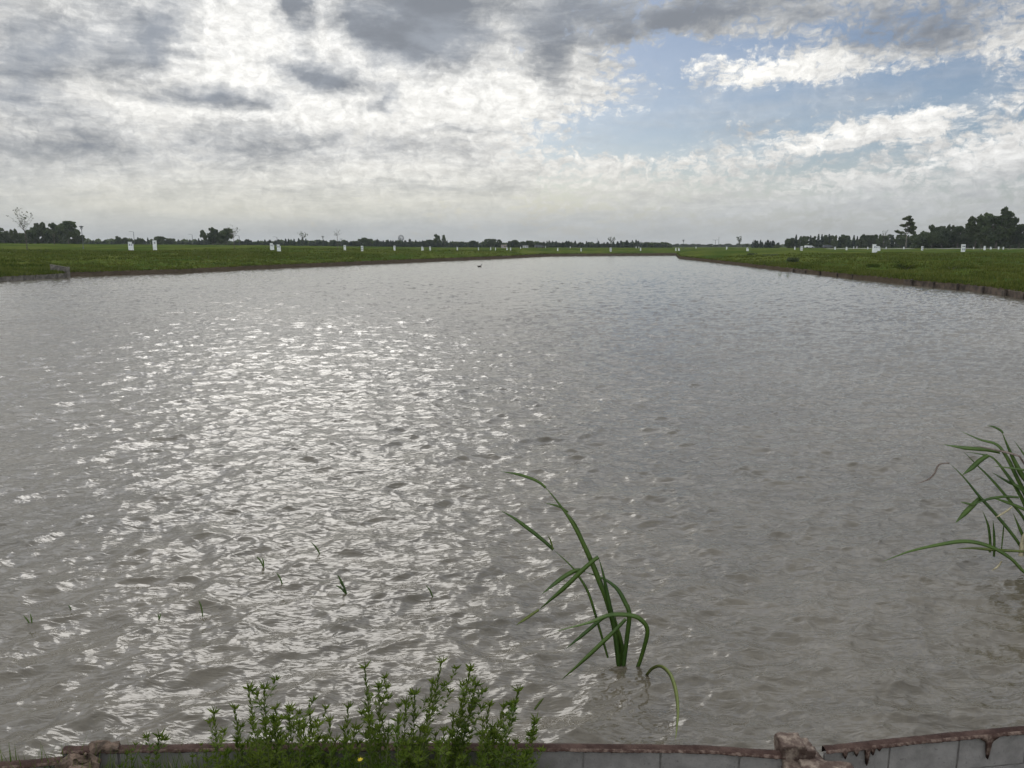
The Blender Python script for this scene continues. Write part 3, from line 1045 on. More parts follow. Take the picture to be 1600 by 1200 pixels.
def make_tree(name, H, W_, lobes, seed, m_leaf='tree', m_bark='bark', leaf=0.30, dens=1.0, trunk_r=0.25, fork=0.25):
    """lobes: (x, z, rx, rz) as shares of W/2 and H"""
    rnd = random.Random(seed); rng = np.random.default_rng(seed)
    root = empty(name)
    mb = MB()
    fk = Vector((rnd.uniform(-.02, .02) * H, 0, H * fork))
    mb.tube(limb_path(Vector((0, 0, -0.4)), fk, rnd, 3, 0.02), [trunk_r * 1.25, trunk_r, trunk_r * .9, trunk_r * .85], 7)
    top = Vector((0, 0, H * 0.8))
    ch = []
    for (lx, lz, rx, rz) in lobes:
        c = Vector((lx * W_ / 2, rnd.uniform(-.5, .5) * W_ / 2 * (1 - abs(lx) * .5), lz * H))
        st = fk + (Vector((0, 0, max(0, c.z - fk.z) * 0.45)) if c.z > fk.z else Vector((0, 0, -fk.z * .3)))
        mb.tube(limb_path(st, c, rnd, 3, 0.07), [trunk_r * .5, trunk_r * .38, trunk_r * .25, trunk_r * .1], 5)
        rxm, rzm = rx * W_ / 2, rz * H
        # several sub-clumps on each lobe so that the outline breaks up
        for k in range(11):
            dv = Vector((rnd.gauss(0, 1), rnd.gauss(0, 1), rnd.gauss(0, .8))).normalized()
            cc = c + Vector((dv.x * rxm * .85, dv.y * rxm * .85, dv.z * rzm * .9))
            n = int(34 * dens * (rxm * rxm * rzm) ** (1 / 3) / leaf * 0.42)
            ch.append(leaf_cloud(rng, max(12, n), cc, (rxm * rnd.uniform(.25, .5), rxm * .38, rzm * rnd.uniform(.22, .46)), leaf * rnd.uniform(.8, 1.2)))
        ch.append(leaf_cloud(rng, int(36 * dens), c, (rxm * .7, rxm * .7, rzm * .7), leaf * 1.2))
    mb.build('trunk', M[m_bark], root, True)
    cards('crown', ch, M[m_leaf], root)
    note_kids(root)
    return root


def rl(n, seed, lo=0.22, hi=0.86, r=0.42, bush_=False):
    rnd = random.Random(seed)
    out = []
    for i in range(n):
        z = lo + (hi - lo) * (i + rnd.random() * .6) / n
        k = math.sin(min(1, max(0, (z - lo * .5) / (1 - lo * .5))) * PI) ** .6
        x = rnd.uniform(-1, 1) * 0.72 * k
        out.append((x, z, r * rnd.uniform(.7, 1.15), 0.11 * rnd.uniform(.8, 1.35)))
    return out


def poplar_mesh(H, W_, seed, m_='conif', tip=0.9):
    rng = np.random.default_rng(seed)
    n = 420
    t = rng.random(n) ** 0.9
    z = H * (0.02 + 0.98 * t)
    prof = np.minimum(1, (1 - t) * 1.9) ** tip * (0.75 + 0.25 * np.sin(t * 23 + seed))
    r = W_ / 2 * prof * np.sqrt(rng.random(n))
    a = rng.uniform(0, 2 * PI, n)
    c = np.stack([r * np.cos(a), r * np.sin(a), z], 1)
    d1 = rng.normal(size=(n, 3)); d1[:, 2] += 0.8; d1 /= np.linalg.norm(d1, axis=1)[:, None]
    d2 = np.cross(d1, rng.normal(size=(n, 3))); d2 /= np.linalg.norm(d2, axis=1)[:, None]
    s = 0.038 * H * rng.uniform(.7, 1.4, (n, 1))
    q_ = np.stack([c - d1 * s * 1.5, c - d2 * s, c + d1 * s * 1.9, c + d2 * s], 1)
    return q_.reshape(-1, 3)


def poplar(seed, H, W_):
    root = empty('conifer_tree')
    cards('crown', [poplar_mesh(H, W_, seed)], M['conif'], root)
    mb = MB()
    mb.tube([(0, 0, -.4), (0, 0, H * .3), (0, 0, H * .9)], [H * .022, H * .016, H * .004], 6)
    mb.build('trunk', M['bark'], root)
    note_kids(root)
    return root


def place(o, px, dist, sc=(1, 1, 1), rz=0.0, label=None, cat='tree', group=None, dz=0.0):
    g = gpt(px, dist)
    o.location = (g.x, g.y, g.z + dz)
    o.scale = sc
    o.rotation_euler.z = rz
    return tag(o, label, cat, group)


KINDS_ = {}


def use(kind):
    """first call hands out the source itself, later calls a copy"""
    src, n = KINDS_[kind]
    KINDS_[kind][1] += 1
    return src if n == 0 else copy_tree(src)


KINDS_['roundA'] = [make_tree('broadleaf_tree', 10, 9, rl(11, 1), 21), 0]
KINDS_['roundB'] = [make_tree('broadleaf_tree', 10, 10, rl(13, 2, .25, .85), 22), 0]
KINDS_['roundC'] = [make_tree('broadleaf_tree', 10, 8, rl(10, 3, .45, .88, .40), 23, m_leaf='euca'), 0]
KINDS_['low'] = [make_tree('round_tree', 10, 15, rl(12, 4, .18, .80, .42), 24, fork=.12), 0]
KINDS_['big'] = [make_tree('broadleaf_tree', 10, 10.5, rl(16, 5, .16, .78, .36) + [(-.02, .90, .17, .075), (-.62, .72, .2, .07), (-.40, .80, .17, .06), (.35, .83, .18, .06), (.6, .66, .22, .08)], 25, fork=.16, dens=1.1, leaf=.22), 0]
KINDS_['conA'] = [poplar(1, 10, 3.4), 0]
KINDS_['conB'] = [poplar(2, 10, 4.4), 0]
KINDS_['conC'] = [poplar(3, 10, 3.9), 0]
trnd = random.Random(99)
PXM = 1238.0


def tree(kind, px, ytop, wpx, dist, label, group=None, W10=None, cat='tree'):
    """tree whose top shows at image row ytop; width in pixels"""
    g = gpt(px, dist)
    ztop = EYE + (HOR - ytop) / PXM * dist
    H = max(1.0, (ztop - g.z)) * 1.04
    Wn = {'roundA': 9, 'roundB': 10, 'roundC': 8, 'low': 15, 'big': 10.5, 'conA': 3.4, 'conB': 4.4, 'conC': 3.9}[kind]
    sx_ = (wpx * dist / 1219.0) / Wn
    o = use(kind)
    return place(o, px, dist, (sx_, sx_, H / 10), trnd.uniform(0, 6.28) if kind != 'big' else 0.0, label, cat, group)


G1 = 'dark trees on the far left'
for kind, px, yt, wp, D, lb in [
    ('low', -12, 352, 46, 330, 'dark round tree cut off by the left edge of the photo'),
    ('roundA', 8, 361, 24, 335, 'lower dark tree just inside the left edge of the photo'),
    ('roundC', 24, 358, 12, 330, 'thin loose tree immediately left of the tall bare sapling'),
    ('roundB', 36, 364, 20, 350, 'low dark tree directly behind the tall bare sapling'),
    ('roundB', 55, 355, 26, 340, 'leftmost tree of the big dark clump right of the bare sapling'),
    ('roundC', 68, 348.5, 24, 345, 'second tree of the big left clump, with a flat layered top'),
    ('roundA', 86, 348.5, 28, 335, 'middle tree of the big dark left clump'),
    ('roundB', 108, 345, 32, 330, 'tallest tree of the big left clump with notched crown'),
    ('roundA', 122, 357, 20, 345, 'right shoulder tree of the big left clump beside the lamp'),
    ('roundC', 98, 352, 16, 350, 'narrow tree between the middle and tallest trees of the left clump')]:
    tree(kind, px, yt, wp, D, lb, G1)
G2 = 'dark rounded trees along the left horizon'
for kind, px, yt, wp, D, lb in [
    ('roundA', 186, 369, 13, 420, 'small rounded tree behind the leftmost white pillar'),
    ('roundB', 197, 371, 12, 420, 'small rounded tree hidden partly by the leftmost white pillar'),
    ('low', 218, 371, 14, 430, 'low rounded tree between the two leftmost white pillars'),
    ('low', 251, 367.5, 24, 420, 'wide dark round tree just right of the second white pillar'),
    ('low', 267, 371, 18, 420, 'lower dark round tree at the right end of the twin mound'),
    ('roundC', 319, 360, 13, 380, 'slim left tree of the three tree clump with loose top'),
    ('roundA', 334, 355.5, 23, 385, 'middle and tallest tree of the three tree clump on the left horizon'),
    ('roundB', 355, 356.5, 25, 380, 'right tree of the three tree clump on the left horizon'),
    ('roundB', 343, 364, 18, 390, 'lower tree filling the gap in the three tree clump'),
    ('low', 506, 375, 14, 480, 'small rounded tree beside the post top lamp on the left horizon'),
    ('low', 519, 374, 10, 470, 'small rounded tree left of the forked bare sapling'),
    ('low', 532, 376.5, 10, 470, 'tiny rounded tree right of the forked bare sapling'),
    ('low', 557, 375.5, 24, 470, 'low rounded tree rising toward the windmill row'),
    ('low', 568, 369.5, 18, 470, 'rounded tree with higher crown left of the windmill'),
    ('low', 578, 371.5, 12, 475, 'short round tree directly right of the higher crown left of the windmill'),
    ('low', 670, 373, 18, 480, 'broad low tree left of the mushroom shaped tree'),
    ('roundA', 683, 366, 15, 480, 'mushroom shaped tree standing above the row right of the windmill'),
    ('roundC', 694, 367.5, 9, 480, 'slim tree touching the right side of the mushroom shaped tree'),
    ('low', 741, 374.5, 15, 470, 'grey green rounded tree left of the wide dome tree'),
    ('low', 767, 371.5, 27, 450, 'wide dome shaped dark tree left of the beige cabin'),
    ('roundB', 780, 374, 8, 455, 'slim tree between the dome shaped tree and the beige cabin'),
    ('low', 803, 373.5, 20, 470, 'rounded tree rising behind the space between the two cabins'),
    ('low', 816, 376, 14, 470, 'low rounded tree directly behind the grey cabin'),
    ('low', 829, 374.5, 12, 470, 'small round tree right behind the grey cabin'),
    ('low', 843, 377.5, 18, 480, 'low tree joining the conifer row right of the grey cabin')]:
    tree(kind, px, yt, wp, D, lb, G2)

# the long row of small pointed trees, one tree each
GC = 'small pointed trees in the long row on the horizon'
LC = 'small dark pointed tree in the long row along the horizon behind the lake'
cz = [(134, 182, 374, 380, 4.6), (182, 240, 371, 376, 5.0), (274, 312, 374, 380, 4.3), (306, 330, 372, 376, 5), (368, 422, 374, 379, 4.6), (422, 460, 373, 379, 4.8), (460, 506, 372, 378, 4.8),
      (508, 560, 376, 380, 5.0), (585, 662, 374, 379, 4.0), (656, 735, 376, 380, 4.2), (735, 850, 378, 381, 5.2), (850, 935, 376.5, 381, 4.3), (935, 1000, 377, 381, 4.2), (965, 997, 375, 379, 4.2), (998, 1045, 378, 383, 5.5),
      (1176, 1217, 375.5, 380, 4.0)]
crnd = random.Random(5)
for (x0, x1, y0, y1, st) in cz:
    x = x0
    while x < x1:
        kd = crnd.choice(['conA', 'conB', 'conC', 'conA'])
        D = 470 + crnd.uniform(-14, 14) if x0 < 800 else 500 + crnd.uniform(-14, 14)
        if x0 > 1100:
            D = 430
        lb, gp = (LC, GC) if x0 < 1100 else ('small dark pointed tree in the short row just left of the right woodland', 'pointed trees left of the right woodland')
        tree(kd, x, crnd.uniform(y0, y1 + .6), crnd.uniform(4.0, 8.5), D, lb, gp)
        x += st * crnd.uniform(0.45, 1.5)

# woodland on the right
GW = 'close dark trees forming the woodland on the right'
for i in range(34):
    x = 1232 + i * 5.6 + crnd.uniform(-1.5, 1.5)
    yt = 371.5 - 3.0 * min(1, (x - 1228) / 30) + crnd.uniform(-2.4, 2.6) + (0 if x < 1330 else -0.5)
    kd = crnd.choice(['conB', 'roundA', 'roundB', 'conC', 'roundB'])
    tree(kd, x, yt, crnd.uniform(10, 15) if kd[0] == 'r' else crnd.uniform(6, 8), 400 + crnd.uniform(-10, 10), 'dark tree in the close set low woodland left of the tall lone tree', GW)
GR = 'larger trees on the far right'
for kind, px, yt, wp, D, lb in [
    ('roundB', 1408, 366, 22, 340, 'dark bushy tree behind the foot of the tall lone tree'),
    ('roundA', 1428, 366, 22, 345, 'dark tree just right of the tall lone tree trunk'),
    ('roundB', 1442, 362, 18, 320, 'sloping dark tree at the left edge of the far right grove'),
    ('roundA', 1456, 351.5, 22, 300, 'left tree of the taller dark pair in the far right grove'),
    ('roundB', 1471, 353, 22, 300, 'right tree of the taller dark pair in the far right grove'),
    ('roundC', 1483, 351.5, 13, 305, 'slim pale topped tree between two dark pairs in the right grove'),
    ('roundB', 1496, 353, 24, 300, 'broad dark tree directly behind the double box pillar'),
    ('roundB', 1512, 354, 24, 300, 'slim tree filling the gap left of the giant tree'),
    ('roundC', 1523, 337, 26, 262, 'tall loose tree forming the left shoulder of the giant tree'),
    ('roundB', 1534, 346, 26, 268, 'dark tree low on the left of the giant tree'),
    ('big', 1556, 327, 60, 255, 'giant tree with ragged peaked crown, tallest on the far right'),
    ('roundA', 1578, 340, 26, 262, 'tall dark tree forming the right shoulder of the giant tree'),
    ('roundB', 1592, 350, 24, 258, 'sloping dark tree touching the right edge of the photo'),
    ('roundA', 1612, 356, 30, 262, 'dark tree cut off by the right edge of the photo'),
    ('roundB', 1545, 352, 30, 262, 'lower dark tree in front of the giant tree trunk')]:
    tree(kind, px, yt, wp, D, lb, GR)

# hazy far trees beyond the lake bend
GF = 'very distant trees beyond the lake bend'
for i in range(22):
    x = 1040 + i * 6.4 + crnd.uniform(-2, 2)
    tree('low' if i % 3 else 'roundB', x, crnd.uniform(380, 382.4), crnd.uniform(8, 14), 900 + crnd.uniform(-40, 40), 'tiny very distant round tree low on the horizon beyond the lake bend', GF)

# tall lone tree with layered crown
lone_l = [(-.1, .93, .30, .055), (-.42, .88, .24, .035), (.28, .86, .26, .05), (.55, .74, .34, .06), (.2, .76, .34, .06), (-.15, .70, .26, .05), (-.45, .69, .30, .03),
          (.62, .62, .34, .06), (.3, .60, .34, .06), (.05, .55, .22, .04), (-.75, .47, .30, .035), (-1.0, .52, .22, .028), (.50, .50, .30, .05), (.72, .46, .2, .03)]
g = gpt(1415.5, 290)
Hl = EYE + (HOR - 336.5) / PXM * 290 - g.z
lone = make_tree('tall_tree', Hl, 30 * 290 / 1219, lone_l, 41, m_leaf='euca', m_bark='palebark', leaf=0.17, dens=1.3, trunk_r=0.20, fork=0.42)
place(lone, 1415.5, 290, label='tall lone tree with pale trunk and layered open crown above the right woodland')


# bare or sparsely leaved young trees
def sapling(px, ybase, ytop, D, spread, nleaf, seed, label, lean=0.0, fork=.35, leafs=0.07, tr=0.05, nb=9):
    rnd = random.Random(seed); rng = np.random.default_rng(seed)
    g = gpt(px, D)
    H = EYE + (HOR - ytop) / PXM * D - g.z
    root = empty('young_tree', g)
    mb = MB()
    fk = Vector((0, 0, H * fork))
    tip = Vector((lean * H, 0, H * .72))
    mb.tube([(0, 0, -.3), fk, fk.lerp(tip, .6), tip], [tr * 1.3, tr, tr * .6, tr * .35], 6)
    ch = []
    for k in range(nb):
        st = fk.lerp(tip, (k % 4) / 5.0)
        a = rnd.uniform(0, 2 * PI)
        sgn = -1 if k % 2 else 1
        e_ = Vector((sgn * spread * rnd.uniform(.35, 1.0) + lean * H * .7, math.sin(a) * spread * .6, H * rnd.uniform(.72, 1.0)))
        if k == 0:
            e_ = Vector((lean * H, 0, H))
        pts = limb_path(st, e_, rnd, 4, .06)
        mb.tube(pts, [tr * .45, tr * .38, tr * .3, tr * .22, tr * .1], 5)
        for j in range(4):
            p0 = pts[1 + j % 4]
            e2 = p0 + Vector((rnd.uniform(-1, 1), rnd.uniform(-1, 1), rnd.uniform(.1, 1))) * spread * .38
            mb.tube([p0, p0.lerp(e2, .5) + Vector((0, 0, .05)), e2], [tr * .22, tr * .17, tr * .1], 4)
            if nleaf:
                ch.append(leaf_cloud(rng, nleaf, e2, (spread * .13,) * 2 + (spread * .10,), leafs))
        if nleaf:
            ch.append(leaf_cloud(rng, nleaf, e_, (spread * .13,) * 2 + (spread * .10,), leafs))
    mb.build('trunk', M['bark'], root)
    if nleaf:
        cards('foliage', ch, M['euca'], root)
    return tag(root, label, 'young tree', 'young trees planted on the field')


sapling(42, 390, 329, 135, 1.55, 5, 1, 'tallest young tree, leaning left with a few leaves, on the far left bank', lean=-.10, fork=.42, leafs=.07, tr=.065, nb=11)
sapling(366, 390, 353, 160, 1.2, 4, 2, 'sparse young tree in front of the right side of the three tree clump', lean=-.02, fork=.5, leafs=.06)
sapling(474, 385, 364.5, 260, 1.4, 5, 3, 'sparse leafy young tree standing out above the pointed row', fork=.5, leafs=.10, tr=.04)
sapling(527.5, 391, 358.5, 165, 1.15, 1, 4, 'bare forked young tree with upswept branches left of centre', lean=-.02, fork=.70, leafs=.05, nb=6)
sapling(955, 388, 371, 300, 1.1, 9, 5, 'small fan shaped young tree above the row near the centre', fork=.3, leafs=.11)
sapling(1155, 388, 370.5, 260, 0.9, 12, 6, 'small leafy round topped young tree right of the lake bend', fork=.3, leafs=.10)
sapling(1380, 388, 361, 270, 1.0, 4, 7, 'bare crooked young tree poking above the woodland left of the tall lone tree', lean=.03, fork=.6, leafs=.08)
sapling(85.5, 386, 361, 210, .6, 4, 8, 'thin young tree in front of the big left clump', fork=.4, leafs=.06)
sapling(1167.5, 388, 381, 300, .5, 8, 9, 'very small young tree just right of the round topped one', fork=.3, leafs=.09)
sapling(1532, 392, 376, 150, .5, 3, 10, 'staked little sapling on the grass left of the short white pillars at far right', fork=.5, leafs=.04, tr=.025, nb=5)

# distant ground-hugging scrub under the rows
def hedge(name, label, x0, x1, D, h0, h1, n, seed, sz, m_='tree'):
    rng = np.random.default_rng(seed)
    px = rng.uniform(x0, x1, n)
    d_ = D + rng.uniform(-8, 8, n)
    x = d_ * (px - CX) / 1219.0
    z = gz(x, d_)
    hh = h0 + (h1 - h0) * (0.5 + 0.5 * np.sin(px * .21 + np.sin(px * .083) * 3)) * rng.uniform(.6, 1, n)
    ch = []
    p = np.stack([x, d_, z + hh * rng.random(n) ** .8], 1)
    a = rng.normal(size=(n, 3)); a /= np.linalg.norm(a, axis=1)[:, None]
    b = np.cross(a, rng.normal(size=(n, 3))); b /= np.linalg.norm(b, axis=1)[:, None]
    s = sz * rng.uniform(.6, 1.3, (n, 1))
    cards(name, [np.stack([p - a * s * 1.5, p - b * s, p + a * s * 1.5, p + b * s], 1).reshape(-1, 3)], M[m_])
    tag(bpy.context.scene.objects[-1] if False else COL.objects[-1], label, 'scrub', kind='stuff')


hedge('distant_scrub', 'dark scrub under the long row of pointed trees on the left horizon', -80, 850, 495, 2.2, 4.2, 19000, 1, .5)
hedge('distant_scrub', 'dark scrub under the pointed trees behind the far shore', 845, 1050, 520, 2.0, 3.6, 5000, 2, .5)
hedge('distant_scrub', 'dark scrub filling the foot of the right woodland', 1228, 1660, 412, 1.8, 4.2, 12000, 3, .5)
hedge('distant_scrub', 'pale hazy scrub on the horizon beyond the lake bend', 1030, 1240, 960, 1.5, 3.5, 3000, 4, .8)
hedge('distant_scrub', 'dark scrub at the foot of the far right grove', 1425, 1660, 310, 3.0, 7.0, 16000, 5, .35)
hedge('distant_scrub', 'dark scrub at the foot of the big clump on the far left', -60, 128, 352, 2.2, 5.0, 9000, 6, .35)


# ------------------------------------------------------------------ utility pillars
def pillar_src(kind):
    root = empty('utility_pillar')
    mb = MB()
    if kind == 'step':            # tall part and lower part side by side
        mb.box((-.13, 0, .83), (.56, .42, 1.66)); mb.box((.30, .0, .66), (.30, .40, 1.32))
        mb.box((-.13, -.0, 1.685), (.62, .48, .05))
        b = mb.build('body', M['white'], root)
        mb = MB(); mb.box((.29, -.205, 1.08), (.24, .04, .32)); mb.box((.30, 0, 1.34), (.34, .44, .04)); mb.build('meter_box', M['greybox'], root)
        mb = MB(); mb.box((-.13, -.222, 1.15), (.30, .03, .42)); d_ = mb.build('door', M['greybox'], root)
        mb = MB(); mb.box((-.02, -.245, 1.15), (.02, .02, .08)); mb.build('handle', M['metal'], d_)
    elif kind == 'single':
        mb.box((0, 0, .83), (.62, .42, 1.66)); mb.box((0, 0, 1.69), (.68, .48, .06))
        mb.build('body', M['white'], root)
        mb = MB(); mb.box((.06, -.222, 1.30), (.30, .03, .34)); mb.build('meter_box', M['greybox'], root)
        mb = MB(); mb.box((.0, -.222, .45), (.36, .03, .50)); d_ = mb.build('door', M['white'], root)
        mb = MB(); mb.box((.13, -.245, .45), (.02, .02, .08)); mb.build('handle', M['metal'], d_)
    elif kind == 'double':        # two meters over two doors
        mb.box((0, 0, .83), (1.02, .42, 1.66)); mb.box((0, 0, 1.69), (1.08, .48, .06))
        mb.build('body', M['white'], root)
        for s in (-1, 1):
            mb = MB(); mb.box((s * .24, -.222, 1.24), (.30, .03, .34)); mb.build('meter_box', M['dglass'], root)
            mb = MB(); mb.box((s * .24, -.222, .55), (.34, .03, .48)); mb.build('door', M['greybox'], root)
    note_kids(root)
    return root


for k in ('step', 'single', 'double'):
    KINDS_[k] = [pillar_src(k), 0]
GP = 'white masonry utility pillars on the building plots'


def pillar(kind, px, yt, yb, label, rz=0.0, wk=1.0, group=GP, z1=None):
    D = 1.70 * PXM / (yb - yt)
    cap_ = 440 if px < 1225 else (372 if px < 1400 else 238)
    D1 = D
    ds = np.linspace(60, 460, 801)
    rows_ = HOR + (EYE - gz(ds * (px - CX) / 1219.0, ds)) / ds * PXM
    hit = ds[rows_ <= yb - 0.2]
    D2 = float(hit[0]) if len(hit) else cap_
    D = min(max(D2, 0.45 * D1), D1, cap_)      # where the ground shows the foot of the pillar
    wk *= D / D1
    g = gpt(px, D)
    o = use(kind)
    # keep the true size where the ground lets it; small differences in height are real (uneven posts)
    ztop = EYE + (HOR - yt) / PXM * D
    hs = min(1.25, max(.42, (ztop - g.z) / 1.70))
    return place(o, px, D, (wk, wk, hs), rz, label, 'utility pillar', group)


pillar('step', 204.5, 378, 391.7, 'leftmost white utility pillar, stepped lower on its right side')
pillar('single', 242, 376, 391, 'narrow white utility pillar, second from the left', wk=.95, rz=.2)
pillar('step', 425, 380, 391, 'left one of the close pair of white pillars below the arm lamp')
pillar('step', 435.5, 382, 393, 'right one of the close pair of white pillars below the arm lamp', wk=.95)
pillar('single', 538.7, 383, 391.7, 'white pillar just right of the forked bare young tree')
pillar('double', 565.7, 384.3, 392.5, 'split looking white pillar below the rounded crown left of the windmill', wk=.68)
pillar('single', 616.3, 384, 391.7, 'white pillar left below the windmill')
pillar('step', 660, 385.4, 392, 'wide short white pillar left below the mushroom shaped tree', wk=1.0)
pillar('single', 672, 385, 392, 'slim white pillar below the mushroom shaped tree', wk=.85)
pillar('single', 714.5, 386, 391.7, 'small white pillar right below the mushroom shaped tree', wk=.9)
pillar('single', 747.5, 386.5, 391.7, 'thin small white pillar below the dome shaped tree', wk=.7)
pillar('single', 766.7, 387.2, 392, 'left one of two small white pillars below the dome shaped tree', wk=.8)
pillar('single', 774.2, 386.8, 391.7, 'right one of two small white pillars below the dome shaped tree', wk=.7)
pillar('step', 792.2, 388, 392.6, 'low white pillar left of its twin below the beige cabin', wk=1.0)
pillar('single', 797.8, 387.9, 392.6, 'white pillar right of its twin below the beige cabin')
pillar('single', 813.5, 387.5, 391.2, 'tiny white pillar touching the left side of the grey cabin', wk=.8)
pillar('single', 852.5, 386.4, 389.6, 'tiny white pillar right of the grey cabin, near the row of pointed trees', wk=.7)
pillar('single', 871.5, 387.6, 392.2, 'white pillar on the far shore, left one of two right of the grey cabin')
pillar('single', 891, 386.6, 389.8, 'tiny white pillar set back between two pillars on the far shore', wk=.9)
pillar('single', 908, 387.9, 393, 'white pillar on the far shore left of the fan shaped young tree', wk=.9)
pillar('double', 954.3, 387, 393.2, 'wider white pillar on the far shore below the fan shaped young tree', wk=.8)
pillar('single', 994, 385.9, 388.9, 'left one of two tiny white pillars set back on the far shore')
pillar('single', 998.3, 386.0, 388.9, 'right one of two tiny white pillars set back on the far shore', wk=.7)
pillar('single', 1001, 387.2, 392.2, 'slim white pillar in front of two tiny ones on the far shore', wk=.9)
pillar('single', 1056.2, 387.4, 392.2, 'left one of the white pair above the tip of the right bank')
pillar('step', 1061, 387.4, 392.2, 'right one of the white pair above the tip of the right bank')
pillar('single', 1087.5, 385.9, 389, 'tiny white pillar right of the pair above the bank tip')
pillar('single', 1135.5, 386.8, 391.2, 'white pillar left of the leafy round topped young tree')
pillar('step', 1168.2, 387.0, 392.3, 'broad white pillar below the very small young tree', wk=1.2)
pillar('single', 1242, 385.6, 390.4, 'white pillar left of the thin pole at the woodland start')
pillar('double', 1252.8, 384.9, 391.8, 'wide white pillar right of the thin pole at the woodland start', wk=.8)
pillar('single', 1305, 385.8, 390.3, 'white pillar below the middle of the low woodland')
pillar('single', 1323, 385.9, 391.2, 'white pillar between the low woodland middle and the tall white pillar')
pillar('single', 1334, 387.0, 390.3, 'left one of two tiny pillars left of the tall white pillar', wk=.8)
pillar('single', 1339, 387.0, 390.3, 'right one of two tiny pillars left of the tall white pillar', wk=.9)
pillar('single', 1356, 386.6, 390.6, 'small white pillar immediately left of the tall white pillar')
pillar('step', 1367, 381.7, 395.2, 'largest white utility pillar, tall and stepped, left of the tall lone tree', rz=.1)
pillar('step', 1373.5, 384.8, 392.2, 'white pillar tucked against the right side of the largest one')
pillar('double', 1385, 387.4, 391.2, 'low wide white pillar right of the largest pillar and its neighbour', wk=.7)
pillar('single', 1412.4, 387.2, 391.2, 'small white pillar at the foot of the tall lone tree')
pillar('double', 1441.3, 384.9, 391.5, 'white pillar below the taller dark pair of trees', wk=.75)
pillar('double', 1505.3, 381.8, 393.7, 'white double box pillar with two dark meters over two doors', wk=.78)
pillar('single', 1521.5, 386.2, 390.6, 'small white pillar right of the double box pillar', wk=.8)
pillar('single', 1538.7, 384.4, 391, 'slim tall white pillar below the giant tree')
pillar('step', 1548.3, 386.6, 391, 'short white pillar right of the slim one below the giant tree')
pillar('single', 1560.6, 386.6, 391, 'second white pillar from the right edge of the photo', wk=1.1)
pillar('single', 1568, 386.3, 390.6, 'white pillar nearest the right edge of the photo')


# ------------------------------------------------------------------ lamps, masts, windmill
def htop(g, D, ytop):
    return EYE + (HOR - ytop) / PXM * D - g.z


def post_top_lamp(px, D, ytop, label, k=1.0):
    g = gpt(px, D); H = htop(g, D, ytop)
    root = empty('street_lamp', g)
    mb = MB(); mb.tube([(0, 0, -.3), (0, 0, .8), (0, 0, H - .75 * k)], [.09 * k, .06 * k, .045 * k], 8); mb.tube([(0, 0, 0), (0, 0, .12)], [.14 * k, .12 * k], 8)
    mb.build('pole', M['metal'], root)
    mb = MB()
    for s in (-1, 1):
        mb.tube([(0, 0, H - .8 * k), (s * .14 * k, 0, H - .6 * k), (s * .30 * k, 0, H - .12 * k)], .03 * k, 5)
        mb.tube([(0, 0, H - .8 * k), (0, s * .14 * k, H - .6 * k), (0, s * .30 * k, H - .12 * k)], .03 * k, 5)
    mb.build('arms', M['metal'], root)
    mb = MB(); mb.tube([(0, 0, H - .16 * k), (0, 0, H - .10 * k), (0, 0, H)], [.42 * k, .44 * k, .12 * k], 14); mb.build('lamp_shade', M['metal'], root)
    mb = MB(); mb.tube([(0, 0, H - .5 * k), (0, 0, H - .17 * k)], [.09 * k, .15 * k], 10); mb.build('globe', M['greybox'], root)
    return tag(root, label, 'street lamp', 'street lamps on the left horizon')


def arm_lamp(px, D, ytop, label, arm=-1.3, k=1.0, dbl=False):
    g = gpt(px, D); H = htop(g, D, ytop)
    root = empty('street_lamp', g)
    mb = MB(); mb.tube([(0, 0, -.3), (0, 0, H * .6), (0, 0, H)], [.12 * k, .10 * k, .08 * k], 8); mb.build('pole', M['metal'], root)
    mb = MB()
    for s in ((1, -1) if dbl else (1,)):
        mb.tube([(0, 0, H - .12), (arm * .5 * s, 0, H + .05), (arm * s, 0, H + .08)], .06 * k, 6)
    mb.build('arm', M['metal'], root)
    for s in ((1, -1) if dbl else (1,)):
        mb = MB(); mb.box((arm * s * 1.12, 0, H + .07), (.6, .26, .14), taper=.7); mb.build('lamp_head', M['greybox'], root)
    return tag(root, label, 'street lamp', 'street lamps on the left horizon')


post_top_lamp(130, 150, 352.8, 'tall post top street lamp with wide shade right of the big left clump')
post_top_lamp(505, 250, 368.6, 'small post top lamp above the row left of the forked bare tree', 1.1)
post_top_lamp(1067.5, 250, 374.6, 'short post top lamp above the tip of the right bank', 1.0)
arm_lamp(210.5, 300, 362.2, 'single arm street lamp rising behind the leftmost white pillar')
arm_lamp(301.5, 330, 366.4, 'single arm street lamp left of the three tree clump')
arm_lamp(374.5, 300, 368.2, 'single arm street lamp right of the three tree clump')
arm_lamp(433.5, 330, 370.4, 'single arm street lamp above the close pair of white pillars')
arm_lamp(1117.5, 420, 375, 'double arm street lamp left of the thin mast beyond the lake bend', arm=-1.3, dbl=True)
arm_lamp(1176.5, 380, 375, 'thin arm lamp left of the short row of pointed trees', arm=.8, k=.8)


def mast(px, D, ytop, label, name='mast', r=.12, bars=0):
    g = gpt(px, D); H = htop(g, D, ytop)
    root = empty(name, g)
    mb = MB(); mb.tube([(0, 0, -.3), (0, 0, H * .5), (0, 0, H)], [r, r * .8, r * .5], 6); mb.build('pole', M['metal'], root)
    mb = MB()
    for j in range(max(1, bars)):
        mb.box((0, 0, H * (.97 - .06 * j)), (.9 - .2 * j, .06, .06))
    mb.build('crossbar', M['metal'], root)
    return tag(root, label, 'mast', 'thin masts on the horizon')


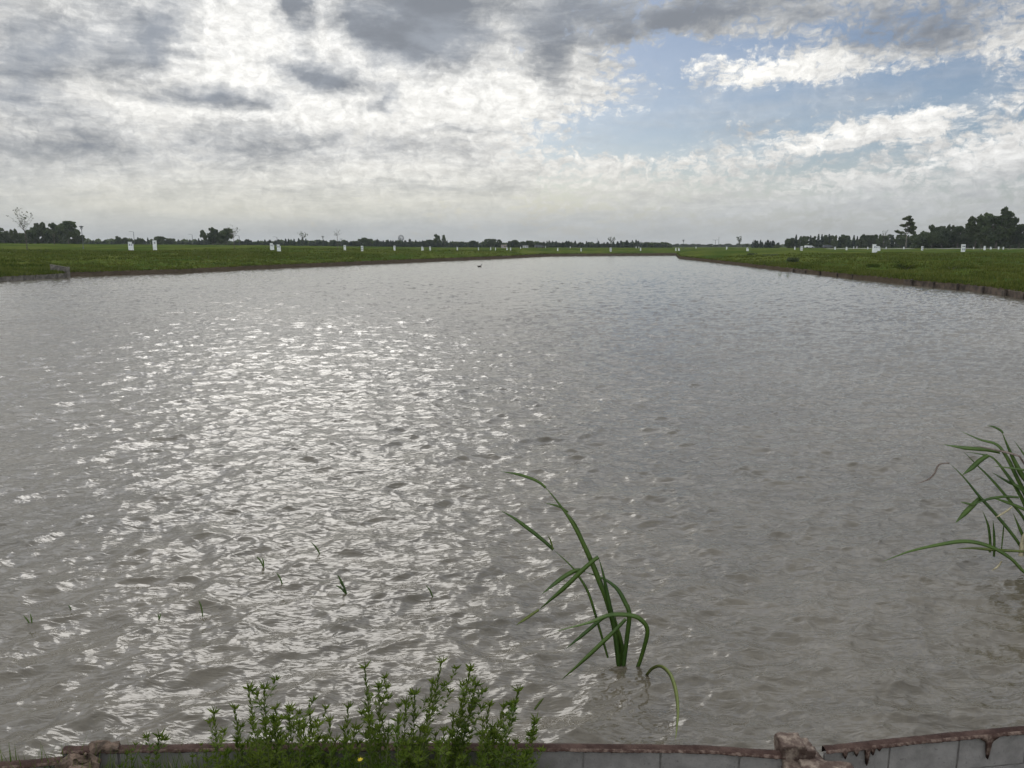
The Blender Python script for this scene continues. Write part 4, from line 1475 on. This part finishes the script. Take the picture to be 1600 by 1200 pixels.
mast(533.3, 230, 373, 'short thin pole just right of the forked bare young tree', r=.09)
mast(933.3, 700, 372.6, 'thin antenna mast behind the row near the centre of the horizon', r=.22, bars=2)
mast(1122.8, 600, 370.6, 'thin mast right of the double arm lamp beyond the lake bend', r=.17, bars=1)
mast(1249.7, 220, 375.5, 'thin pale pole between two white pillars at the woodland start', r=.06)
mast(926, 700, 377.2, 'short mast with a wide flat crossbar beside the thin antenna mast', r=.25, bars=1)


def windmill(px, D, ytop, label):
    g = gpt(px, D); H = htop(g, D, ytop)
    r = 2.1
    hub = H - r
    root = empty('windmill', g)
    mb = MB()
    for sx_, sy_ in ((1, 1), (-1, 1), (-1, -1), (1, -1)):
        mb.tube([(sx_ * 1.1, sy_ * 1.1, -.3), (sx_ * .16, sy_ * .16, hub)], .09, 5)
    for k in range(5):
        z = hub * k / 5.0 + .3
        q_ = 1.1 - .94 * z / hub
        for a, b in (((-1, -1), (1, -1)), ((1, -1), (1, 1)), ((1, 1), (-1, 1)), ((-1, 1), (-1, -1))):
            mb.tube([(a[0] * q_, a[1] * q_, z), (b[0] * q_, b[1] * q_, z)], .05, 4)
            q2 = 1.1 - .94 * (z + hub / 5) / hub
            mb.tube([(a[0] * q_, a[1] * q_, z), (b[0] * q2, b[1] * q2, z + hub / 5)], .035, 4)
    mb.build('tower', M['metal'], root)
    ax = Vector((.5, -.86, 0)).normalized(); u = Vector((0, 0, 1)); v_ = ax.cross(u)
    c = Vector((0, 0, hub)) + ax * .5
    wh = empty('wheel', (0, 0, 0)); wh.parent = root
    bpy.data.objects.remove(wh)
    mb = MB()
    ring = [c + (u * math.cos(t) + v_ * math.sin(t)) * r for t in np.linspace(0, 2 * PI, 25)]
    mb.tube(ring, .05, 5, cap=False)
    mb.tube([c - ax * .5, c + ax * .25], .16, 8)
    for k in range(16):
        t = 2 * PI * k / 16
        d0 = u * math.cos(t) + v_ * math.sin(t); d1 = u * math.cos(t + .2) + v_ * math.sin(t + .2)
        d2 = u * math.cos(t + .26) + v_ * math.sin(t + .26)
        pts = [c + d0 * r * .45, c + d1 * r * .45 + ax * .08, c + d2 * r * .98 + ax * .14, c + d0 * r * .98]
        mb.add(pts + [p + ax * .02 for p in pts], [(0, 1, 2, 3), (7, 6, 5, 4), (0, 4, 5, 1), (1, 5, 6, 2), (2, 6, 7, 3), (3, 7, 4, 0)])
        mb.tube([c, c + d0 * r], .025, 4)
    mb.build('wheel', M['metal'], root)
    mb = MB()
    a0 = Vector((0, 0, hub)); a1_ = a0 - ax * 2.1
    mb.tube([a0, a1_], .06, 5)
    n = v_ * .03
    q_ = [a1_ + u * .18, a1_ - u * .18, a1_ - ax * 1.5 - u * .65, a1_ - ax * 1.5 + u * .65]
    mb.add([p + n for p in q_] + [p - n for p in q_], [(0, 1, 2, 3), (7, 6, 5, 4), (0, 4, 5, 1), (1, 5, 6, 2), (2, 6, 7, 3), (3, 7, 4, 0)])
    mb.build('tail_vane', M['metal'], root)
    return tag(root, label, 'windmill')


windmill(626.5, 520, 367.2, 'small farm windmill with round wheel above the row of pointed trees')


# ------------------------------------------------------------------ cabins, van
def cabin(px, yt, yb, wpx, label, m_, D=330, roof='roof', name='cabin'):
    g = gpt(px, D)
    H = (yb - yt) / PXM * D
    Wd = wpx * D / 1219
    dz = EYE + (HOR - yb) / PXM * D
    root = empty(name, (g.x, g.y, min(g.z, max(g.z - .3, dz))))
    H = EYE + (HOR - yt) / PXM * D - root.location.z
    mb = MB(); mb.box((0, 0, H / 2 - .06), (Wd, 2.4, H - .12)); mb.build('walls', M[m_], root)
    mb = MB(); mb.box((0, 0, H - .06 + .003), (Wd + .16, 2.6, .12), taper=.96); mb.build('roof', M[roof], root)
    mb = MB(); mb.box((-Wd * .22, -1.21, H * .45), (Wd * .26, .05, H * .78)); d_ = mb.build('door', M['greybox'], root)
    mb = MB(); mb.box((-Wd * .14, -1.245, H * .45), (.05, .04, .12)); mb.build('handle', M['metal'], d_)
    mb = MB(); mb.box((Wd * .24, -1.21, H * .60), (Wd * .28, .05, H * .28)); mb.build('window', M['dglass'], root)
    return tag(root, label, 'cabin')


cabin(787, 382.6, 389.6, 8.3, 'beige box shaped cabin on the field at the left end of the far shore', 'cabin', roof='cabin')
cabin(821, 383.8, 390, 8.5, 'pale grey site cabin with two openings right of the beige one', 'roof')


def vehicle(px, D, L, H, label, m_, name, cat, rz=0.0, dz=0.0):
    g = gpt(px, D)
    root = empty(name, (g.x, g.y, g.z + dz), rz)
    r = .33
    prof = [(-.5, .22), (-.5, .55), (-.47, .98), (.18, 1.0), (.33, .62), (.48, .52), (.5, .24)]
    wd = 1.8
    mb = MB()
    a = [(x * L, -wd / 2, z * H) for x, z in prof]; b = [(x * L, wd / 2, z * H) for x, z in prof]
    n = len(prof)
    mb.add(a + b, [tuple(range(n))[::-1], tuple(range(n, 2 * n))] + [(i, (i + 1) % n, (i + 1) % n + n, i + n) for i in range(n)])
    mb.build('body', M[m_], root)
    for s in (-1, 1):
        for sx_ in (-.32, .32):
            mb = MB(); mb.tube([(sx_ * L, s * (wd / 2 - .1), r), (sx_ * L, s * (wd / 2 + .05), r)], r, 12); mb.build('wheel', M['darkwood'], root)
    mb = MB(); mb.box((0.05 * L, -wd / 2 - .012, H * .78), (.3 * L, .02, H * .2)); mb.box((0.05 * L, wd / 2 + .012, H * .78), (.3 * L, .02, H * .2)); mb.build('side_window', M['dglass'], root)
    return tag(root, label, cat)


vehicle(1264.5, 372, 4.2, 1.2, 'low white vehicle parked below the left part of the woodland', 'white', 'parked_van', 'van')
vehicle(1294, 345, 4.4, 1.4, 'dull dark green vehicle parked below the low woodland', 'metal', 'parked_car', 'car')
vehicle(843, 340, 4.2, 1.3, 'low dark grey car parked right of the grey cabin', 'metal', 'parked_car', 'car', rz=.1)
bush(1215.5, 330, 3.4, 1.5, 'dark compact bush on the field left of the woodland', 11)

# pale low kerb of the far road on the right field
mb = MB()
p0, p1, p2 = gpt(1290, 262), gpt(1450, 252), gpt(1640, 236)
for a, b in ((p0, p1), (p1, p2)):
    k = 12
    for j in range(k):
        q0, q1 = a.lerp(b, j / k), a.lerp(b, (j + 1) / k)
        z0, z1 = float(gz(q0.x, q0.y)), float(gz(q1.x, q1.y))
        d_ = (q1 - q0).normalized(); n = Vector((-d_.y, d_.x, 0)) * 3.0
        mb.add([(q0.x - n.x, q0.y - n.y, z0 + .02), (q1.x - n.x, q1.y - n.y, z1 + .02), (q1.x + n.x, q1.y + n.y, z1 + .14), (q0.x + n.x, q0.y + n.y, z0 + .14),
                (q0.x - n.x, q0.y - n.y, z0 - .5), (q1.x - n.x, q1.y - n.y, z1 - .5), (q1.x + n.x, q1.y + n.y, z1 - .5), (q0.x + n.x, q0.y + n.y, z0 - .5)],
               [(0, 1, 2, 3), (3, 2, 6, 7), (0, 4, 5, 1)])
rd = mb.build('road', mat('pale_gravel', rough=.95, build=noisy((0.14, 0.14, 0.12), (0.24, 0.235, 0.21), .5)))
tag(rd, 'pale gravel road crossing the right field before the trees', kind='structure')


# ------------------------------------------------------------------ water bird
bp = onz(749, 417.2)
bird = empty('water_bird', (bp.x, bp.y, 0.0), R(10))
mb = MB()
mb.tube([(-.30, 0, .14), (-.20, 0, .10), (-.05, 0, .08), (.10, 0, .08), (.20, 0, .10), (.25, 0, .15)], [.015, .06, .10, .105, .07, .03], 10)
mb.tube([(.17, 0, .12), (.22, 0, .22), (.25, 0, .30), (.30, 0, .33), (.35, 0, .325)], [.045, .032, .034, .042, .018], 8)
mb.build('body', M['feather'], bird, True)
mb = MB(); mb.tube([(.335, 0, .325), (.42, 0, .305)], [.018, .006], 6); mb.build('bill', M['bill'], bird)
for s in (-1, 1):
    mb = MB(); mb.tube([(-.24, s * .05, .16), (-.10, s * .095, .13), (.08, s * .09, .12)], [.01, .045, .02], 6); mb.build('wing', M['feather'], bird)
tag(bird, 'small dark water bird floating on the lake near the far left bank', 'bird')

# ------------------------------------------------------------------ reeds in the water
def catmull(P_, n):
    out = []
    P_ = [P_[0]] + list(P_) + [P_[-1]]
    m = len(P_) - 3
    for i in range(m):
        p0, p1, p2, p3 = P_[i:i + 4]
        for k in range(n):
            t = k / n
            out.append(0.5 * ((2 * p1) + (p2 - p0) * t + (2 * p0 - 5 * p1 + 4 * p2 - p3) * t * t + (3 * p1 - p0 - 3 * p2 + p3) * t ** 3))
    out.append(P_[-2])
    return out


def ribbon(name, pts, width, m_, parent, off, twist=0.0, base_w=0.8, fold=0.25, tipk=1.0, face=(0.1, 1, -0.45)):
    """a strap leaf along 3D points, folded along its midrib, tapering to a point"""
    P_ = catmull([Vector(p) for p in pts], 7)
    n = len(P_)
    F = Vector(face).normalized()
    V_, Q_ = [], []
    L = [0]
    for a, b in zip(P_[:-1], P_[1:]):
        L.append(L[-1] + (b - a).length)
    for i, p in enumerate(P_):
        t = (P_[min(i + 1, n - 1)] - P_[max(i - 1, 0)]).normalized()
        s = L[i] / L[-1]
        wv = t.cross(F)
        wv = wv.normalized() if wv.length > 1e-4 else Vector((1, 0, 0))
        wv = Matrix.Rotation(twist * s, 3, t) @ wv
        nv = wv.cross(t)
        prof = (base_w + (1 - base_w) * min(1, s * 3)) * min(1.0, ((1 - s) * 2.6 * tipk)) ** 0.75
        h = max(width * 0.5 * prof, 0.0004)
        c = p - off
        V_ += [tuple(c - wv * h), tuple(c + nv * h * fold), tuple(c + wv * h), tuple(c + nv * h * (fold - .12))]
    for i in range(n - 1):
        for j in range(4):
            a, b = i * 4 + j, i * 4 + (j + 1) % 4
            Q_.append((a, b, b + 4, a + 4))
    return np_mesh(name, np.array(V_), np.array(Q_), m_, parent, True)


def reed_clump(root, blades, zx, zy, zs, y0, ):
    off = root.location.copy()
    for (pts, wpx, dy0, dy1, m_, tw) in blades:
        n = len(pts)
        W3 = []
        for i, (a, b) in enumerate(pts):
            W3.append(ond(zx + a / zs, zy + b / zs, y0 + dy0 + (dy1 - dy0) * i / (n - 1)))
        wd = wpx / zs * y0 / 1190.0
        ribbon('leaf', W3, wd, M[m_], root, off, twist=tw)


b0 = onz(966, 1036)
reed = empty('reed_plant', (b0.x, b0.y, 0))
Y0 = b0.y
reed_clump(reed, [
    ([(522, 812), (500, 660), (468, 540), (440, 470), (400, 370), (340, 250), (270, 150), (222, 95)], 21, 0, .10, 'reed', .4),
    ([(232, 106), (212, 88), (180, 71), (120, 52), (55, 42)], 12, .10, .16, 'reed', .5),
    ([(515, 805), (490, 600), (455, 500), (420, 410), (385, 330), (350, 250), (315, 200)], 18, .03, .15, 'reed', -.5),
    ([(518, 815), (506, 700), (480, 560), (458, 450), (438, 376)], 19, -.02, .05, 'reed', .3),
    ([(438, 376), (415, 392), (370, 432), (300, 500), (205, 582)], 19, .05, -.06, 'reed', -.4),
    ([(385, 428), (345, 430), (290, 462), (215, 522)], 18, .05, -.03, 'reed', .5),
    ([(475, 770), (440, 650), (400, 520), (360, 450), (330, 410), (260, 345)], 11, .03, .08, 'reed', .3),
    ([(262, 347), (215, 305), (160, 262), (105, 222), (55, 194)], 16, .08, .14, 'reed', .5),
    ([(535, 812), (548, 700), (558, 600), (540, 550), (510, 500), (460, 462), (380, 432)], 20, -.03, .08, 'reed', .6),
    ([(585, 824), (610, 750), (629, 665), (605, 622), (560, 603), (480, 603), (400, 632), (262, 668)], 19, -.06, -.12, 'reed', .8),
    ([(482, 603), (450, 618), (400, 660), (310, 735)], 15, -.02, -.08, 'reed', .4),
    ([(545, 618), (500, 665), (440, 722), (370, 788), (290, 858)], 17, -.04, -.30, 'reed', -.5),
    ([(320, 200), (290, 182), (262, 172), (228, 165)], 8, .12, .14, 'reed', .4),
    ([(205, 582), (175, 602), (115, 643)], 12, -.06, -.08, 'reedyel', .3),
    ([(260, 345), (250, 310), (238, 290)], 7, .08, .09, 'reedyel', .3),
    ([(520, 818), (530, 740), (508, 640), (502, 600)], 20, .01, .02, 'reed', .2),
], 760, 720, 2.5, Y0)
tag(reed, 'green reed plant with long bent leaves standing in the water at lower centre', 'reed plant')

b1 = onz(1011, 1056)
arch = empty('reed_shoot', (b1.x, b1.y, 0))
reed_clump(arch, [([(625, 838), (648, 812), (680, 803), (715, 830), (738, 890), (748, 970), (744, 1040), (738, 1092)], 15, 0, -.85, 'reedyel', .7)], 760, 720, 2.5, b1.y)
tag(arch, 'single pale yellow green leaf arching over into the water right of the central reed plant', 'reed shoot')

b2 = onz(1606, 893)
reed2 = empty('reed_plant', (b2.x, b2.y, 0))
Y2 = b2.y
R2 = [
    ([(935, 905), (860, 770), (740, 620), (640, 510), (550, 400), (465, 315)], 22, 0, -.05, 'reed', .3),
    ([(464, 315), (440, 314), (400, 325), (375, 375), (345, 405), (300, 425), (250, 441)], 10, -.04, -.08, 'dry', .8),
    ([(975, 800), (900, 640), (830, 550), (720, 420), (620, 320), (540, 240)], 20, .02, .08, 'reed', .4),
    ([(760, 250), (680, 235), (560, 225), (490, 215), (425, 204)], 26, .1, .02, 'reed', .5),
    ([(985, 860), (920, 600), (860, 470), (800, 380), (720, 285), (650, 262), (560, 248)], 28, .03, .1, 'reed', .5),
    ([(960, 780), (930, 560), (850, 380), (800, 280), (740, 205), (640, 175), (530, 126)], 30, .05, .16, 'reed', .4),
    ([(1000, 760), (960, 500), (880, 370), (820, 250), (770, 130)], 30, 0, .14, 'reed', -.4),
    ([(778, 138), (760, 120), (720, 100), (684, 95)], 16, .14, .18, 'reed', .5),
    ([(1040, 600), (960, 350), (900, 262), (838, 177)], 26, .05, .1, 'reed', .5),
    ([(1010, 400), (930, 362), (850, 346), (712, 330)], 14, .05, .02, 'reed', .6),
    ([(690, 268), (640, 300), (590, 345), (538, 383)], 28, .06, .0, 'reed', .4),
    ([(960, 540), (870, 455), (800, 420), (710, 366)], 22, .02, .1, 'reed', .5),
    ([(640, 520), (600, 560), (560, 600), (498, 664)], 30, -.02, -.10, 'reed', .4),
    ([(870, 515), (790, 510), (700, 522), (630, 545), (580, 575)], 16, 0, -.06, 'reed', .5),
    ([(960, 620), (880, 575), (790, 540), (690, 508)], 20, -.02, .06, 'reed', .4),
    ([(620, 560), (575, 552), (525, 540)], 14, -.04, -.08, 'reed', .4),
    ([(700, 838), (702, 780), (690, 680), (655, 587)], 18, -.02, .02, 'reed', .5),
    ([(724, 862), (726, 760), (718, 645)], 17, -.02, .0, 'reed', .3),
    ([(768, 820), (776, 740), (785, 633)], 9, .0, .02, 'reed', .3),
    ([(960, 860), (890, 730), (835, 604)], 24, 0, .0, 'reed', .4),
    ([(1000, 1010), (900, 950), (820, 870), (700, 802), (560, 772), (400, 792), (240, 828), (160, 856), (66, 893)], 24, -.10, -.22, 'reed', .6),
    ([(900, 832), (800, 826), (700, 820), (600, 812), (503, 815)], 18, -.06, -.12, 'reedyel', .3),
    ([(770, 888), (745, 922), (708, 944)], 12, -.1, -.13, 'straw', .3),
    ([(830, 570), (790, 600), (730, 634)], 12, -.03, -.06, 'straw', .4),
    ([(880, 860), (890, 800), (905, 740), (960, 690)], 34, -.03, 0, 'straw', .4),
    ([(960, 420), (890, 300), (840, 262), (600, 208)], 14, .12, .06, 'dry', .3),
]
r2 = random.Random(8)
for k in range(30):          # the rest of the clump, beyond the frame edge
    bx = r2.uniform(915, 1180)
    h = r2.uniform(500, 820)
    ln = r2.uniform(-150, 420)
    R2.append(([(bx, 900), (bx + ln * .25, 900 - h * .5), (bx + ln * .6, 900 - h * .85), (bx + ln, 900 - h * r2.uniform(.75, 1.05))], r2.uniform(20, 32), r2.uniform(-.05, .15), r2.uniform(-.1, .3), 'reed', r2.uniform(-.6, .6)))
reed_clump(reed2, R2, 1360, 640, 3.75, Y2)
tag(reed2, 'dense reed clump with a dry brown leaf tip at the right edge', 'reed plant')


def shoot(px, py, tips, label, name='reed_shoot', w=2.4, m_='reed'):
    b = onz(px, py)
    root = empty(name, (b.x, b.y, 0))
    for (tx, ty) in tips:
        a = ond(px, py + 3, b.y)
        t_ = ond(tx, ty, b.y + 0.03)
        mid = a.lerp(t_, .5) + Vector((.005, 0, .01))
        ribbon('leaf', [a, mid, t_], w / 1190 * b.y, M[m_], root, root.location.copy(), twist=.3, tipk=1.3)
    return tag(root, label, 'reed shoot')


shoot(50, 981, [(36, 961), (47, 958)], 'thin dark shoot in the water near the left edge')
shoot(112, 957, [(106, 945)], 'very small shoot tip left of the lone short shoots at left', w=2)
shoot(248, 968, [(246, 959), (251, 958)], 'tiny shoot just above the water, third from the left', w=2)
shoot(317, 961, [(310, 937)], 'upright thin shoot left of centre, well left of the three bladed one')
shoot(412, 884, [(400, 869), (409, 871)], 'two bladed shoot standing farther out than its neighbours')
shoot(442, 913, [(431, 894)], 'short slanting shoot between the two bladed and the three bladed ones')
shoot(502, 867, [(486, 847)], 'slanting thin shoot farthest out in the water')
shoot(542, 927, [(526, 897), (530, 908), (524, 914)], 'dark three bladed shoot in the water, thickest of the small ones', w=3.2)
shoot(677, 933, [(665, 914)], 'rightmost thin slanting shoot, left of the central reed plant')
shoot(835, 1106, [(850, 1090)], 'little pale shoot in the water between the weeds and the reeds', w=4, m_='reedyel')
shoot(1218, 431, [(1216, 425), (1219, 424), (1221, 426)], 'tiny far reed stems standing off the right bank, left ones', w=.55)
shoot(1230, 432.5, [(1228, 426), (1231, 425.5), (1233, 427)], 'tiny far reed stems standing off the right bank, right ones', w=.55)


# ------------------------------------------------------------------ weeds behind the near wall
wrnd = random.Random(31)
wrng = np.random.default_rng(31)
WALL_Y = wall_mid[2].y


def leaflet(V_, p, d_, up, L, wd):
    """pointed narrow leaflet: four corners, a little arched"""
    s = d_.cross(up)
    s = s.normalized() if s.length > 1e-4 else Vector((1, 0, 0))
    nrm = s.cross(d_)
    m1 = p + d_ * L * .38 + nrm * L * .06
    V_ += [tuple(p), tuple(m1 + s * wd), tuple(p + d_ * L - nrm * L * .05), tuple(m1 - s * wd)]


def weed(px, py, basepx, label, group, size=1.0, dist=None, leafL=.046, gap=.0098, z0=None):
    y1 = (dist or (WALL_Y - 0.10)) + wrnd.uniform(-.05, .10)
    tip = ond(px, py, y1)
    yb = y1 - wrnd.uniform(.02, .14)
    bx = yb * (basepx - wrnd.uniform(0, 22) - CX) / 1090.0
    base = Vector((bx, yb, 0.02 if z0 is None else z0))
    if tip.z < base.z + .08:
        tip.z = base.z + .08
    root = empty('weed_plant', base)
    mid = base.lerp(tip, .5) + Vector((wrnd.uniform(-.02, .02), wrnd.uniform(-.02, .03), .01))
    P_ = [p - base for p in catmull([base, mid, tip], 8)]
    mb = MB()
    mb.tube(P_, [.0028 * size * (1 - .75 * i / len(P_)) for i in range(len(P_))], 5)
    V_ = []
    paths = [(P_, 1.0)]
    # side shoots
    nb = wrnd.randint(3, 7)
    for k in range(nb):
        i = int(len(P_) * wrnd.uniform(.25, .85))
        p = P_[i]
        a = wrnd.gauss(0, 1.5)
        L = wrnd.uniform(.04, .16) * size
        q_ = p + Vector((math.cos(a) * L * .6, math.sin(a) * L * .5, L * .85))
        br = catmull([p, p.lerp(q_, .5) + Vector((math.cos(a), math.sin(a), 0)) * L * .1, q_], 4)
        mb.tube(br, [.0016 * size, .0014 * size, .0012 * size, .0011, .001, .001, .0009, .0008, .0007][:len(br)], 4)
        paths.append((br, .8))
    for (path, sc) in paths:
        L = [0]
        for a, b in zip(path[:-1], path[1:]):
            L.append(L[-1] + (b - a).length)
        t = .02 if sc < 1 else .03
        ph = wrnd.uniform(0, 6)
        while t < L[-1]:
            j = max(i for i in range(len(L)) if L[i] <= t)
            j = min(j, len(path) - 2)
            p = path[j].lerp(path[j + 1], (t - L[j]) / max(1e-6, L[j + 1] - L[j]))
            ax = (path[j + 1] - path[j]).normalized()
            ph += 2.4
            s_ = t / L[-1]
            side = Vector((math.cos(ph), math.sin(ph), 0))
            el_ = .15 + .75 * s_ ** 3
            d_ = (side * (1 - el_) + ax * el_ + Vector((0, 0, .15))).normalized()
            LL = leafL * size * sc * wrnd.uniform(.7, 1.2) * (1.15 - .45 * s_)
            for ang_, ll in ((0, 1), (.55, .72), (-.55, .72)):
                dd = (Matrix.Rotation(ang_, 3, Vector((0, 0, 1))) @ d_)
                leaflet(V_, p + d_ * LL * .12, dd, Vector((0, 0, 1)), LL * ll, LL * .085)
            t += gap * wrnd.uniform(.7, 1.3) * (1.3 - .55 * s_)
        # rosette at the tip
        p = path[-1]
        for k in range(7):
            a = k * 2.4 + ph
            d_ = Vector((math.cos(a) * .8, math.sin(a) * .8, wrnd.uniform(.4, 1.4))).normalized()
            leaflet(V_, p, d_, Vector((math.sin(a), -math.cos(a), .3)), leafL * size * sc * wrnd.uniform(.7, 1.05), leafL * size * .10)
    mb.build('stem', M['stem'], root)
    np_mesh('leaves', np.array(V_), np.arange(len(V_)).reshape(-1, 4), M['weed'], root)
    return tag(root, label, 'weed plant', group)


GWD = 'leafy weeds growing at the near wall'
for (px, py, bp, lb) in [
    (388, 1077, 415, 'left one of the twin weed tips at the left end of the weed patch'),
    (413, 1077, 420, 'right one of the twin weed tips at the left end of the weed patch'),
    (334, 1116, 360, 'leftmost low weed tip of the main weed patch'),
    (367, 1109, 385, 'weed tip between the leftmost low one and the twin tips'),
    (430, 1109, 430, 'shorter weed tip leaning against the right of the twin tips'),
    (484, 1118, 490, 'low lone weed tip in the gap left of the middle stems'),
    (570, 1045, 575, 'tall slender weed left of the middle, standing clear above the others'),
    (592, 1075, 590, 'second slender weed just right of the tall slender one'),
    (544, 1107, 550, 'short weed left of the tall slender weed'),
    (634, 1101, 625, 'short spreading weed right of the two slender weeds'),
    (648, 1086, 630, 'mid height weed leaning right toward the tallest weed'),
    (690, 1036, 640, 'tallest weed of the patch, leaning right'),
    (676, 1068, 640, 'weed with feathery tip just left below the tallest weed'),
    (735, 1047, 665, 'second tallest weed, strongly leaning right'),
    (744, 1072, 680, 'weed tip just below the second tallest leaning weed'),
    (722, 1098, 690, 'low side weed beneath the second tallest leaning weed'),
    (765, 1103, 735, 'weed with bushy tip left of the right end pair'),
    (787, 1106, 745, 'short thin weed between the bushy tip and the right end weed'),
    (810, 1081, 755, 'tall leaning weed near the right end of the patch'),
    (836, 1127, 790, 'last weed at the right end, leaning over the wall'),
    (708, 1120, 700, 'low leafy weed below the tallest weed'),
    (249, 1152, 245, 'small lone weed left of the main patch beside the soil clod'),
    (452, 1112, 455, 'thin weed right of the twin tips'),
    (515, 1128, 520, 'low weed just left of the short middle weed')]:
    weed(px, py, bp, lb, GWD)
for k in range(36):
    x = 345 + 490 * ((k + .5) / 36) + wrnd.uniform(-8, 8)
    env = 1128 + 10 * math.sin(x * .04) + (14 if x > 760 or x < 380 else 0)
    weed(x, env + wrnd.uniform(2, 40), x + wrnd.uniform(-25, 15), 'low leafy weed in the dense green base of the weed patch at the wall', 'low weeds of the dense patch base',
         size=1.0, dist=WALL_Y - wrnd.uniform(.06, .26), gap=.010)
for (x, yy) in ((205, 1160), (232, 1168), (268, 1170), (300, 1165), (318, 1158)):
    weed(x + wrnd.uniform(-6, 10), yy + 18, x, 'low straggly weed between the soil clod and the main weed patch', 'low weeds left of the patch', size=.65, dist=WALL_Y - wrnd.uniform(.04, .16))
fl = ond(563, 1188, WALL_Y - .28)
f_ = empty('yellow_flower', fl)
V_ = []
for k in range(8):
    a = k * PI / 4
    leaflet(V_, Vector((0, 0, 0)), Vector((math.cos(a), math.sin(a) - .3, .5)).normalized(), Vector((0, 0, 1)), .014, .004)
np_mesh('petals', np.array(V_), np.arange(len(V_)).reshape(-1, 4), M['yellow'], f_)
mb = MB(); mb.tube([(0, 0, 0), (.005, -.01, -.08), (0, -.02, fl.z * -1 + .02)], .0015, 4); mb.build('stem', M['stem'], f_)
tag(f_, 'small yellow flower low in the weed patch', 'flower')


# grass blades and straw around the weeds and on the near bank
def near_grass(name, label, x0, x1, y0, y1, n, hmin, hmax, seed, m_='grass', w_=.0035, lean=.5):
    rng = np.random.default_rng(seed)
    V_, Q_ = [], []
    xs = rng.uniform(x0, x1, n); ys = rng.uniform(y0, y1, n)
    zs = gz(xs, ys)
    k = 0
    for i in range(n):
        h = rng.uniform(hmin, hmax)
        a = rng.uniform(0, 2 * PI); ln = rng.uniform(.1, lean) * h
        b = Vector((xs[i], ys[i], zs[i] - .01))
        wv = Vector((math.cos(a + 1.57), math.sin(a + 1.57), 0)) * w_ * rng.uniform(.7, 1.4)
        for j in range(5):
            t = j / 4
            c = b + Vector((math.cos(a) * ln * t * t, math.sin(a) * ln * t * t, h * (t - .22 * t * t * ln / h)))
            ww = wv * (1 - t ** 1.6) + wv * .06
            V_ += [tuple(c - ww), tuple(c + ww)]
        for j in range(4):
            q_ = k + j * 2
            Q_.append((q_, q_ + 1, q_ + 3, q_ + 2))
        k += 10
    o = np_mesh(name, np.array(V_), np.array(Q_), M[m_])
    return tag(o, label, 'grass', kind='stuff')


xa = onz(60, 1190, .1).x; xb = onz(845, 1180, .1).x; xm = onz(335, 1180, .1).x
yw = WALL_Y - .05
near_grass('near_grass', 'fine green grass and shoots under the weed patch', xm, xb - .03, yw - .42, yw, 5200, .08, .27, 1, 'weed', .0026)
near_grass('near_grass', 'short green grass around the soil clod in the bottom left corner', xa, xm, yw - .40, yw + .01, 1500, .06, .30, 2, 'weed', .003)
near_grass('dry_straw', 'pale dry straw lying in the weed patch', xa, xb - .05, yw - .35, yw, 260, .08, .26, 3, 'straw', .0016, 1.6)
near_grass('near_grass', 'green grass on the near bank where the photographer stands', -4, 4, -1.5, yw - .45, 9000, .03, .10, 4, 'grass', .004)

# ------------------------------------------------------------------ air
mb = MB()
mb.box((0, 900, 8.5), (3600, 2400, 25.0))
hz_o = mb.build('haze', bpy.data.materials.new('haze_air'))
hm = hz_o.data.materials[0]
hm.use_nodes = True
ht = NT(hm.node_tree)
pv = ht.n('ShaderNodeVolumePrincipled')
pv.inputs['Color'].default_value = (0.90, 0.95, 1.0, 1)
pv.inputs['Density'].default_value = 0.0001
pv.inputs['Anisotropy'].default_value = 0.3
ho = ht.n('ShaderNodeOutputMaterial')
ht.set(ho.inputs['Volume'], pv.outputs[0])
tag(hz_o, 'thin pale haze over the lake and fields', kind='stuff')
